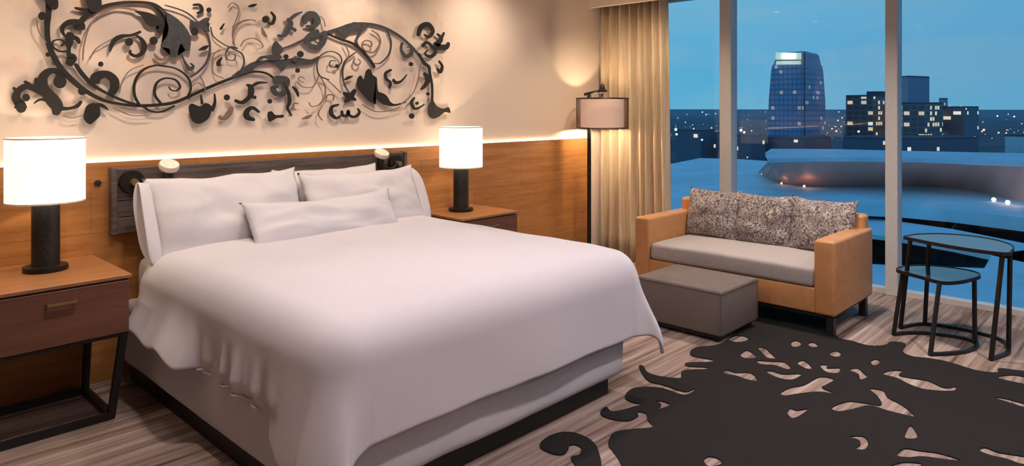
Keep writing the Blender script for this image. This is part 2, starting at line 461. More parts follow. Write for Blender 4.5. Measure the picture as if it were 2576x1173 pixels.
def pillow(name, c, w, h, t, tilt, yaw, roll, seed, label, group, flange=None, cat='pillow', pinch=.05):
    bm = pillow_mesh(w, h, t, seed, pinch=pinch)
    mt = Matrix.Translation(c) @ Matrix.Rotation(yaw, 4, 'Z') @ Matrix.Rotation(math.radians(90 - tilt), 4, 'X') @ Matrix.Rotation(roll, 4, 'Z')
    bmesh.ops.transform(bm, matrix=mt, verts=bm.verts)
    bmesh.ops.recalc_face_normals(bm, faces=bm.faces)
    o = obj(name, bm, M['linen'], smooth=True)
    tag(o, label, cat, group)
    if flange:   # open end of the pillowcase: a loose oval sleeve
        b2 = bmesh.new(); sd, ln = flange; NR = 40; rings = []
        for k in range(7):
            f = k / 6
            ring = []
            for m in range(NR):
                a = 2 * PI * m / NR
                hh = h / 2 * (.90 + .06 * f) * math.copysign(abs(math.sin(a)) ** .55, math.sin(a))
                tt = (t * .10 + t * (.20 if sd < 0 else .08) * f) * math.cos(a) + .012 * math.sin(3 * a + 1) * f
                xx = sd * (w / 2 * .955 + ln * f + .012 * math.sin(a * 2 + 2) * f)
                ring.append(b2.verts.new((xx, hh, tt)))
            rings.append(ring)
        for r0, r1 in zip(rings, rings[1:]):
            for m in range(NR): b2.faces.new((r0[m], r0[(m + 1) % NR], r1[(m + 1) % NR], r1[m]))
        bmesh.ops.transform(b2, matrix=mt, verts=b2.verts)
        s = obj('pillowcase_sleeve', b2, M['linen'], o, smooth=True, recalc=False); s.matrix_parent_inverse = Matrix()
        m_ = s.modifiers.new('cloth', 'SOLIDIFY'); m_.thickness = .006; m_.offset = 0
    return o
pillow('pillow', (1.99, 4.50, .955), .93, .50, .17, 14, .0, .0, 1.3, 'white pillow propped against the headboard behind the left front pillow', 'white pillows at the head of the bed')
pillow('pillow', (2.75, 4.50, .968), .86, .50, .17, 14, .0, .0, 4.1, 'white pillow propped against the headboard behind the right front pillow', 'white pillows at the head of the bed')
pillow('pillow', (1.94, 4.31, .992), .96, .52, .20, 25, .0, .010, 8.7, 'white front pillow on the left half of the bed, open case end to the left', 'white pillows at the head of the bed', (-1, .075))
pillow('pillow', (2.94, 4.32, .955), .97, .50, .20, 25, .0, .0, 12.2, 'white front pillow leaning on the right half of the bed, nearest the far nightstand', 'white pillows at the head of the bed', (1, .06))
pillow('pillow', (2.47, 4.07, .915), 1.10, .33, .17, 38, .0, .0, 17.5, 'small white rectangular lumbar pillow in front of the four big pillows', None, cat='pillow', pinch=.08)

# ------------------------------------------------------------------ headboard and reading lights
hb = thing('headboard', 'dark brown distressed wood headboard on the wall behind the pillows', 'headboard', (2.44, 4.66, .885))
bm = bmesh.new()
for k in range(4):
    z = .885 + k * .1; box(bm, (1.36, 4.645, z + .0015), (3.54, 4.70, z + .0985), .004, 1)
obj('plank_panel', bm, M['wood_head'], hb)
obj('side_board', B((1.345, 4.632, .885), (1.375, 4.70, 1.29), .004, 1), M['wood_head'], hb)
obj('side_board', B((3.525, 4.632, .885), (3.555, 4.70, 1.29), .004, 1), M['wood_head'], hb)
def reading_light(x, s, label):
    t = thing('reading_light', label, 'lamp', (x, 4.645, 1.20), 'bedside reading lights on the headboard')
    b = bmesh.new(); disc_y(b, x, 1.20, 4.615, 4.645, .068, 32, .072); auto(obj('mounting_disc', b, M['bronze'], t))
    b = bmesh.new(); disc_y(b, x + .005, 1.197, 4.575, 4.616, .02, 20, .024); auto(obj('knob', b, M['brass'], t))
    xs = x + s * .19
    b = tube(bmesh.new(), spline([(x, 4.60, 1.20), (x + s * .07, 4.585, 1.165), (x + s * .15, 4.58, 1.18), (xs, 4.57, 1.20)], 6), .009)
    obj('arm', b, M['bronze'], t, smooth=True)
    b = bmesh.new(); r = lathe(b, xs, 4.57, [(.026, 1.16), (.030, 1.20), (.030, 1.262)], 24); cap(b, r[0][::-1]); cap(b, r[-1]); auto(obj('stem', b, M['bronze'], t))
    b = bmesh.new(); r = lathe(b, 0, 0, [(.02, -.022), (.054, -.018), (.060, 0), (.056, .018), (.03, .022)], 32); cap(b, r[0][::-1]); cap(b, r[-1])
    bmesh.ops.transform(b, matrix=Matrix.Translation((xs, 4.56, 1.288)) @ Matrix.Rotation(math.radians(28), 4, 'X'), verts=b.verts)
    auto(obj('lamp_head', b, M['disc'], t))['label'] = 'round beige lamp head'
reading_light(1.455, 1, 'black reading light with beige disc head on the left end of the headboard')
reading_light(3.435, -1, 'black reading light with beige disc head on the right end of the headboard')

# ------------------------------------------------------------------ nightstands
def nightstand(x0, x1, yf, label):
    yb = WY - .05; t = thing('nightstand', label, 'nightstand', ((x0 + x1) / 2, (yf + yb) / 2, 0), 'wooden nightstands beside the bed')
    obj('tabletop', B((x0, yf, .752), (x1, yb, .772), .003, 1), M['lit_wood_top'], t)
    obj('case', B((x0 + .01, yf + .022, .462), (x1 - .01, yb, .752), .003, 1), M['wood_stand'], t)
    d = obj('drawer', B((x0 + .013, yf + .004, .468), (x1 - .013, yf + .022, .742), .003, 1), M['wood_stand'], t)
    xc = (x0 + x1) / 2
    b = bmesh.new(); bar(b, (xc - .065, yf - .02, .682), (xc + .065, yf - .02, .682), .012, .012)
    for s in (-1, 1): bar(b, (xc + s * .06, yf + .005, .682), (xc + s * .06, yf - .02, .682), .01)
    h = obj('handle', b, M['brass'], d)
    w = .034; ins = .075
    for s in (-1, 1):
        for yy, y2 in ((yf + .035, yf + .09), (yb - .035, yb - .12)):
            xt = xc + s * ((x1 - x0) / 2 - .03); xb = xc + s * ((x1 - x0) / 2 - ins)
            obj('leg', bar(bmesh.new(), (xt, yy, .465), (xb, y2, .012), w, w, (0, 1, 0)), M['leg'], t)
    xb0, xb1 = x0 + ins, x1 - ins
    for a, b_ in (((xb0, yf + .09), (xb1, yf + .09)), ((xb0, yb - .12), (xb1, yb - .12)), ((xb0, yf + .09), (xb0, yb - .12)), ((xb1, yf + .09), (xb1, yb - .12))):
        obj('floor_rail', bar(bmesh.new(), (a[0], a[1], .017), (b_[0], b_[1], .017), w, w), M['leg'], t)
    obj('top_rail', B((x0 + .02, yf + .02, .447), (x1 - .02, yb, .463)), M['leg'], t)
nightstand(.615, 1.262, 4.015, 'brown wood nightstand with a drawer and dark splayed legs, left of the bed')
nightstand(3.69, 4.335, 4.10, 'dark brown nightstand behind the far side of the bed, mostly hidden')

def table_lamp(cx, cy, label):
    zb = .772
    t = thing('table_lamp', label, 'lamp', (cx, cy, zb), 'white drum shade table lamps on the nightstands')
    b = bmesh.new(); r = lathe(b, cx, cy, [(.103, zb), (.106, zb + .006), (.104, zb + .026), (.06, zb + .03)], 48); cap(b, r[0][::-1]); cap(b, r[-1]); auto(obj('base', b, M['bronze'], t))
    b = bmesh.new()
    r = lathe(b, cx, cy, [(.066, zb + .028), (.066, zb + .392)], 48)
    cap(b, r[0][::-1]); cap(b, r[-1]); auto(obj('column', b, M['lamp_metal'], t))
    b = bmesh.new(); r = lathe(b, cx, cy, [(.012, zb + .39), (.012, zb + .46), (.022, zb + .47), (.022, zb + .50)], 16); cap(b, r[-1]); auto(obj('socket', b, M['brass'], t))
    z0, z1, R = zb + .375, zb + .715, .185
    b = bmesh.new(); lathe(b, cx, cy, [(R, z0), (R, z1), (R - .004, z1), (R - .004, z0), (R, z0)], 64)
    auto(obj('lamp_shade', b, M['shade'], t))
    b = bmesh.new()
    for z in (z0, z1):
        b = bmesh.new(); lathe(b, cx, cy, [(R + .0015, z - .004), (R + .0015, z + .004), (R - .006, z + .004), (R - .006, z - .004), (R + .0015, z - .004)], 64)
        obj('shade_rim', b, M['disc'], t)
    b = bmesh.new(); bmesh.ops.create_uvsphere(b, u_segments=16, v_segments=10, radius=.032, matrix=Matrix.Translation((cx, cy, zb + .525)))
    obj('bulb', b, M['bulb'], t, smooth=True)
    l = bpy.data.lights.new('lamp_glow', 'POINT'); l.energy = 17; l.color = (1, .74, .48); l.shadow_soft_size = .03
    lo = bpy.data.objects.new('lamp_glow', l); C.objects.link(lo); lo.location = (cx, cy, zb + .54)
table_lamp(.965, 4.44, 'table lamp with white drum shade and dark column on the left nightstand')
table_lamp(3.985, 4.45, 'table lamp with white drum shade and dark column on the nightstand past the bed')

# ------------------------------------------------------------------ floor lamp
fx, fy = 5.80, 4.475
t = thing('floor_lamp', 'tall floor lamp with double drum shade beside the curtain', 'lamp', (fx, fy, 0))
sxc, syc = 5.905, 4.385
b = bmesh.new(); r = lathe(b, fx, fy, [(.16, 0), (.16, .018), (.15, .025), (.02, .03)], 40); cap(b, r[0][::-1]); cap(b, r[-1]); auto(obj('base', b, M['bronze'], t))
obj('pole', tube(bmesh.new(), [(fx, fy, .025), (fx, fy, .9), (fx, fy, 1.79)], .021, 16), M['bronze'], t, smooth=False)
b = tube(bmesh.new(), [(fx - .04, fy + .035, 1.79), ((fx + sxc) / 2, (fy + syc) / 2, 1.82), (sxc, syc, 1.83)], .016, 12)
obj('arm', b, M['bronze'], t, smooth=True)
b = bmesh.new(); r = lathe(b, sxc, syc, [(.012, 1.76), (.014, 1.80), (.05, 1.815), (.052, 1.835), (.03, 1.85), (.024, 1.885), (.01, 1.905)], 24); cap(b, r[0][::-1]); cap(b, r[-1]); auto(obj('finial', b, M['bronze'], t))
b = bmesh.new(); lathe(b, sxc, syc, [(.225, 1.45), (.225, 1.742), (.222, 1.742), (.222, 1.45), (.225, 1.45)], 64); auto(obj('inner_shade', b, M['inner_shade'], t))['label'] = 'cream inner drum shade'
b = bmesh.new(); lathe(b, sxc, syc, [(.272, 1.440), (.272, 1.752)], 64); auto(obj('outer_shade', b, M['sheer'], t, recalc=False))['label'] = 'dark sheer outer drum shade'
b = bmesh.new()
for z in (1.440, 1.752): obj('shade_ring', tube(bmesh.new(), [(sxc + .272 * math.cos(a * PI / 32), syc + .272 * math.sin(a * PI / 32), z) for a in range(64)], .005, 6, True), M['bronze'], t)
for a in range(3): bar(b, (sxc, syc, 1.75), (sxc + .272 * math.cos(a * 2.09), syc + .272 * math.sin(a * 2.09), 1.75), .006)
obj('shade_spider', b, M['bronze'], t)
l = bpy.data.lights.new('floor_lamp_glow', 'POINT'); l.energy = 20; l.color = (1, .74, .46); l.shadow_soft_size = .03
lo = bpy.data.objects.new('floor_lamp_glow', l); C.objects.link(lo); lo.location = (sxc, syc, 1.50)

# ------------------------------------------------------------------ curtain
bm = bmesh.new(); N = 220; prev = None
for i in range(N + 1):
    f = i / N; y = 4.715 - f * .86
    ph = 2 * PI * (f * 8 + .25 * math.sin(f * 9))
    cols = []
    for k in range(13):
        g = k / 12; z = .012 + g * 2.82
        x = 6.30 + (.050 + .014 * math.sin(i * .13)) * math.sin(ph + .25 * math.sin(g * 3 + f * 5)) * (1 - .15 * g)
        yy = y - .05 * (1 - g) * f
        cols.append(bm.verts.new((x, yy, z)))
    if prev:
        for k in range(12): bm.faces.new((prev[k], cols[k], cols[k + 1], prev[k + 1]))
    prev = cols
cu = obj('curtain', bm, M['curtain'], smooth=True, recalc=False); s = cu.modifiers.new('cloth', 'SOLIDIFY'); s.thickness = .004
tag(cu, 'floor length beige striped curtain gathered at the left end of the window', 'curtain')

# ------------------------------------------------------------------ sofa
sx0, sx1, sy0, sy1 = 5.19, 6.04, 1.80, 3.50
so = thing('sofa', 'tan leather sofa with grey seat facing the bed in front of the window', 'sofa', ((sx0 + sx1) / 2, (sy0 + sy1) / 2, 0))
def soft(name, a, b, r, mat, par, seg=4, ang=50):
    bm = B(a, b, r, seg); return auto(obj(name, bm, mat, par), ang)
soft('frame', (sx0 + .012, sy0 + .13, .150), (sx1, sy1 - .13, .332), .012, M['leather'], so)
soft('armrest', (sx0, sy0, .148), (sx1, sy0 + .15, .69), .022, M['leather'], so)
soft('armrest', (sx0, sy1 - .15, .148), (sx1, sy1, .69), .022, M['leather'], so)
soft('backrest', (sx1 - .12, sy0 + .03, .30), (sx1 + .01, sy1 - .03, .80), .03, M['leather'], so)
bm = bmesh.new(); box(bm, (sx0 + .004, sy0 + .153, .334), (sx1 - .12, sy1 - .153, .474), .032, 4)
bmesh.ops.subdivide_edges(bm, edges=[e for e in bm.edges if e.calc_length() > .3], cuts=10, use_grid_fill=True)
for v in bm.verts:
    if v.co.z > .44:
        fy_ = (v.co.y - sy0) / (sy1 - sy0); v.co.z += .012 * math.sin(PI * fy_) + .006 * noise.noise(v.co * 5)
auto(obj('seat_cushion', bm, M['seat'], so), 60)['label'] = 'long grey seat cushion'
bm = B((sx0 + .03, sy0 + .03, .125), (sx1 - .03, sy1 - .03, .150)); obj('base_rail', bm, M['leg'], so)
for x in (sx0 + .045, sx1 - .11):
    for y in (sy0 + .04, sy1 - .04): obj('leg', bar(bmesh.new(), (x, y, .130), (x, y, 0.0), .052, .05, (0, 1, 0)), M['leg'], so)
def back_cushion(cy, w, lean, seed, label):
    bm = pillow_mesh(w, .43, .17, seed, pinch=.02, amp=.006)
    # plane XY -> y,z ; facing -x
    mt = Matrix.Translation((5.865, cy, .682)) @ Matrix.Rotation(math.radians(lean), 4, 'Y') @ Matrix.Rotation(-PI / 2, 4, 'Z') @ Matrix.Rotation(PI / 2, 4, 'X')
    bmesh.ops.transform(bm, matrix=mt, verts=bm.verts)
    o = obj('back_cushion', bm, M['cushion'], smooth=True); tag(o, label, 'cushion', 'mottled back cushions on the sofa')
back_cushion(3.105, .50, 15, 2.2, 'mottled grey patterned cushion at the left end of the sofa, next to the curtain')
back_cushion(2.625, .50, 15, 5.6, 'mottled grey patterned cushion in the middle of the sofa')
back_cushion(2.135, .51, 15, 9.1, 'mottled grey patterned cushion at the right end of the sofa')

# ------------------------------------------------------------------ ottoman
ot = thing('ottoman', 'rectangular taupe upholstered ottoman between the bed and the sofa', 'ottoman', (4.79, 2.66, 0))
soft('upholstered_body', (4.50, 2.32, .052), (5.07, 3.02, .368), .012, M['ott'], ot, 3)
b = bmesh.new()
zz = .352
tube(b, [(4.499, 2.319, zz), (5.071, 2.319, zz), (5.071, 3.021, zz), (4.499, 3.021, zz)], .004, 6, True)
for x, y in ((4.499, 2.319), (5.071, 2.319), (4.499, 3.021)): tube(b, [(x, y, .07), (x, y, zz)], .0035, 6)
obj('piping', b, M['ott'], ot)
obj('plinth', B((4.53, 2.35, .022), (5.04, 2.99, .055)), M['leg'], ot)
for x in (4.56, 5.01):
    for y in (2.38, 2.96):
        b = bmesh.new(); r = lathe(b, x, y, [(.022, 0), (.026, .024)], 16); cap(b, r[0][::-1]); cap(b, r[-1]); obj('foot', b, M['leg'], ot)

# ------------------------------------------------------------------ nesting side tables
def dtable(name, label, top_poly, zt, foot, rail, legs):
    c = sum((Vector((p[0], p[1], 0)) for p in top_poly), Vector()) / len(top_poly)
    t = thing(name, label, 'table', (c.x, c.y, 0), 'two nested dark metal side tables')
    poly = spline(top_poly, 6, True)
    b = prism(bmesh.new(), poly, zt - .012, zt)
    obj('tabletop', b, M['table_top'], t)
    b = bmesh.new(); n = len(poly); rings = []
    for i in range(n):
        p = Vector((poly[i][0], poly[i][1], 0)); q = Vector((poly[(i + 1) % n][0], poly[(i + 1) % n][1], 0)) - Vector((poly[i - 1][0], poly[i - 1][1], 0))
        q.normalize(); s = Vector((q.y, -q.x, 0)) * .009
        if s.dot(p - c) < 0: s = -s
        rings.append([b.verts.new(p + o_) for o_ in (s * 0 + Vector((0, 0, zt - .020)), s + Vector((0, 0, zt - .020)), s + Vector((0, 0, zt + .004)), s * 0 + Vector((0, 0, zt + .004)))])
    for i in range(n):
        for k in range(4): b.faces.new((rings[i][k], rings[i][(k + 1) % 4], rings[(i + 1) % n][(k + 1) % 4], rings[(i + 1) % n][k]))
    obj('rim', b, M['bronze'], t)
    pts = spline([(p[0], p[1], .012) for p in rail], 6)
    b = bmesh.new()
    for p, q in zip(pts, pts[1:]):
        d = (Vector(q) - Vector(p)).normalized() * .004
        bar(b, Vector(p) - d, Vector(q) + d, .022, .022)
    obj('floor_rail', b, M['bronze'], t)
    for (a, q) in legs: obj('leg', bar(bmesh.new(), (q[0], q[1], zt - .014), (a[0], a[1], .004), .021, .021, (.6, .8, 0)), M['bronze'], t)
# tall table
dtable('side_table', 'taller dark metal half round side table with glossy top by the window',
       [(5.70, 1.46), (5.55, 1.12), (5.53, .86), (5.66, .835), (5.86, .86), (6.02, .97), (6.09, 1.14), (6.04, 1.32), (5.90, 1.44), (5.78, 1.475)], .70, None,
       [(5.759, 1.527), (5.975, 1.426), (6.035, 1.228), (5.986, 1.007), (5.91, .915), (5.779, .865), (5.644, .852), (5.445, .909)],
       [((5.445, .909), (5.56, .865)), ((5.80, .868), (5.74, .850)), ((5.759, 1.527), (5.72, 1.45)), ((5.985, 1.42), (5.97, 1.385))])
dtable('side_table', 'shorter dark metal half round side table tucked under the taller one',
       [(5.70, 1.52), (5.61, 1.36), (5.53, 1.21), (5.62, 1.13), (5.76, 1.085), (5.92, 1.06), (6.03, 1.11), (6.07, 1.24), (6.03, 1.38), (5.94, 1.49), (5.80, 1.54)], .45, None,
       [(5.554, 1.517), (5.682, 1.43), (5.768, 1.30), (5.80, 1.13), (5.72, 1.035), (5.54, 1.046), (5.38, 1.125), (5.269, 1.218)],
       [((5.269, 1.218), (5.52, 1.22)), ((5.75, 1.055), (5.90, 1.085)), ((5.554, 1.517), (5.72, 1.50)), ])

# ------------------------------------------------------------------ charcoal rug with cut-out shapes
def zr(x, y): return (1300 + x / 2.0188, 780 + y / 2.0188)
outline = [(1060, 160), (1150, 80), (1200, 30), (1250, -40), (1560, -40), (1620, 130), (1700, 160), (1790, 185), (1870, 182), (1900, 165), (1975, 175), (1960, 215), (2010, 240), (2100, 250), (2200, 270),
           (2330, 310), (2440, 322), (2450, 300), (2580, 315), (2900, 340), (3400, 500), (3300, 1100), (2400, 1400), (1100, 1400), (700, 1250), (560, 1000), (430, 930), (430, 793), (420, 740), (400, 690), (350, 650), (270, 625),
           (190, 635), (130, 670), (120, 705), (180, 735), (235, 740), (262, 712), (265, 695), (300, 690), (330, 710), (315, 742), (275, 752), (300, 800), (340, 880), (430, 925), (520, 910), (545, 840),
           (520, 770), (490, 725), (465, 690), (480, 640), (520, 620), (600, 610), (690, 600), (665, 565), (658, 532), (610, 522), (618, 542), (570, 568), (500, 563), (440, 545), (425, 520), (455, 497),
           (480, 520), (540, 512), (600, 495), (640, 485), (590, 475), (553, 455), (555, 430), (590, 403), (650, 396), (740, 402), (850, 437), (905, 412), (895, 408), (850, 420), (740, 384), (680, 370),
           (645, 340), (620, 288), (645, 290), (660, 318), (710, 338), (800, 350), (835, 348), (835, 322), (870, 308), (960, 305), (965, 296), (870, 290), (865, 272), (985, 268), (995, 258), (900, 240), (880, 225), (890, 205), (930, 190), (1000, 185)]
outline = outline[:27] + outline[27:]
holes = [[(1075, 155), (1110, 135), (1165, 140), (1170, 158), (1120, 168)], [(1395, 170), (1420, 160), (1445, 175), (1430, 190), (1400, 190)], [(1480, 175), (1510, 170), (1530, 190), (1495, 192)],
         [(1590, 225), (1620, 212), (1645, 225), (1635, 242), (1600, 238)], [(1800, 265), (1825, 255), (1845, 268), (1825, 285), (1805, 282)], [(1135, 235), (1165, 210), (1200, 225), (1215, 245), (1165, 250)],
         [(1225, 195), (1265, 200), (1290, 225), (1315, 250), (1275, 248), (1250, 225)], [(1220, 262), (1290, 265), (1360, 270), (1390, 298), (1370, 305), (1310, 285), (1240, 280)],
         [(1425, 275), (1460, 262), (1500, 300), (1470, 302)], [(1540, 285), (1580, 285), (1575, 300), (1640, 300), (1630, 325), (1570, 318)], [(1690, 310), (1730, 300), (1760, 325), (1780, 345), (1745, 358), (1735, 330)],
         [(1050, 325), (1070, 308), (1110, 322), (1190, 325), (1220, 365), (1160, 355), (1120, 340)], [(1265, 318), (1300, 315), (1350, 330), (1445, 330), (1400, 358), (1330, 350)],
         [(1340, 425), (1390, 400), (1460, 385), (1540, 345), (1610, 358), (1570, 385), (1550, 400), (1615, 430), (1530, 420), (1430, 430), (1360, 440)],
         [(1860, 330), (1900, 312), (1960, 315), (1940, 335), (2000, 350), (2090, 365), (2170, 400), (2225, 395), (2220, 415), (2150, 415), (2060, 405), (1990, 380), (1930, 350)],
         [(1600, 500), (1680, 470), (1750, 475), (1850, 488), (1830, 440), (1790, 405), (1860, 415), (1885, 450), (1960, 490), (2020, 545), (1960, 535), (1880, 515), (1790, 490), (1700, 510), (1630, 520)],
         [(1375, 530), (1390, 505), (1420, 515), (1480, 508), (1440, 540), (1400, 555)], [(705, 465), (760, 475), (775, 490), (720, 508), (735, 485)],
         [(1685, 650), (1760, 648), (1785, 685), (1765, 715), (1720, 710), (1745, 690), (1735, 665)], [(1970, 650), (1990, 600), (2010, 600), (2035, 650), (2000, 660)],
         [(1930, 745), (1970, 710), (2040, 720), (2150, 735), (2255, 770), (2180, 765), (2060, 750), (1990, 755)], [(1900, 800), (1960, 780), (2050, 785), (2040, 800), (1910, 812)],
         [(2350, 720), (2380, 705), (2450, 730), (2576, 750), (2640, 770), (2576, 790), (2480, 760), (2410, 745)], [(950, 770), (980, 750), (1030, 765), (1035, 790), (975, 800)],
         [(2425, 450), (2480, 455), (2576, 480), (2650, 500), (2600, 505), (2500, 475)], [(2440, 345), (2530, 335), (2620, 360), (2620, 385), (2500, 365)]]
cd = bpy.data.curves.new('rug_outline', 'CURVE'); cd.dimensions = '2D'; cd.fill_mode = 'BOTH'; cd.extrude = .003
def wob(pts):
    out = []
    for i, (x, y) in enumerate(pts):
        out.append((x, y))
    return out
for poly in [outline] + holes:
    pts = spline(poly, 4, True) if poly is not outline else spline(poly, 3, True)
    s = cd.splines.new('POLY'); s.use_cyclic_u = True; s.points.add(len(pts) - 1)
    for i, q in enumerate(pts):
        w = onz(*zr(*q)); s.points[i].co = (w.x, w.y, 0, 1)
co = bpy.data.objects.new('rug_tmp', cd); C.objects.link(co)
bpy.context.view_layer.update()
me = bpy.data.meshes.new_from_object(co.evaluated_get(bpy.context.evaluated_depsgraph_get()))
bpy.data.objects.remove(co)
for v in me.vertices: v.co.z += .0035
me.materials.clear(); me.materials.append(M['rug']); me.name = 'area_rug'
rug = bpy.data.objects.new('area_rug', me); C.objects.link(rug)
tag(rug, 'charcoal rug with scalloped leaf edges and small beige cut-outs on the carpet', 'rug')

# ------------------------------------------------------------------ wrought scroll wall art
art = thing('wall_art', 'large dark scrolling vine and leaf wall art above the headboard', 'wall art', (2.45, WY, 2.1))
SC = 2.9328; ARTY = WY - .022; cnt = [0]
def wp(x, y, off): 
    w = ony(off + x / SC, y / SC, WY); return w.x, w.z
def plate(name, poly, mat, off):
    """closed smooth polygon cut from sheet metal, with thickness, standing off the wall"""
    cnt[0] += 1; dz = cnt[0] * .00009
    pts = [wp(p[0], p[1], off) for p in spline(poly, 5, True)]
    bm = bmesh.new(); a = [bm.verts.new((x, ARTY - dz - .005, z)) for x, z in pts]; b = [bm.verts.new((x, ARTY - dz, z)) for x, z in pts]
    n = len(pts); f = bm.faces.new(a); g = bm.faces.new(b[::-1])
    for i in range(n): bm.faces.new((a[i], b[i], b[(i + 1) % n], a[(i + 1) % n]))
    bmesh.ops.triangulate(bm, faces=[f, g])
    o = obj(name, bm, mat, art); return o
def stroke(name, pts, mat, off, bm=None):
    cnt[0] += 1; dz = cnt[0] * .00009
    q = spline([tuple(map(float, p)) for p in pts], 7); n = len(q); L = []; R = []
    W = [wp(p[0], p[1], off) for p in q]
    for i in range(n):
        x0, z0 = W[max(i - 1, 0)]; x1, z1 = W[min(i + 1, n - 1)]
        tx, tz = x1 - x0, z1 - z0; l = math.hypot(tx, tz) or 1; tx /= l; tz /= l
        sc = (W[i][0] / (ony(off + q[i][0] / SC, 272, WY).x or 1)) if 0 else 1
        Z = W[i][0] * CA + WY * SA           # depth -> metres per pixel (the wall recedes, so along-wall stretch differs)
        hw = max(q[i][2], 1.5) / SC * Z / F / 2
        st = 1.0 + .35 * abs(tz)             # compensate foreshortening across vertical strokes
        e = hw * st
        if i in (0, n - 1): e *= .45
        L.append((W[i][0] - tz * e, W[i][1] + tx * e)); R.append((W[i][0] + tz * e, W[i][1] - tx * e))
    own = bm is None
    if own: bm = bmesh.new()
    y0, y1 = ARTY - dz - .005, ARTY - dz
    vs = [[bm.verts.new((a[0], y0, a[1])), bm.verts.new((b[0], y0, b[1])), bm.verts.new((b[0], y1, b[1])), bm.verts.new((a[0], y1, a[1]))] for a, b in zip(L, R)]
    for a, b in zip(vs, vs[1:]):
        for k in range(4): bm.faces.new((a[k], a[(k + 1) % 4], b[(k + 1) % 4], b[k]))
    bm.faces.new(vs[0][::-1]); bm.faces.new(vs[-1])
    if own: return obj(name, bm, mat, art)
def blob(name, x, y, r, mat, off, sy=1.0):
    plate(name, [(x + r * math.cos(a), y + r * sy * math.sin(a) ) for a in [k * PI / 4 for k in range(8)]], mat, off)
I, S, V = M['iron'], M['slate'], M['vine']
A0, B0 = 0, 560
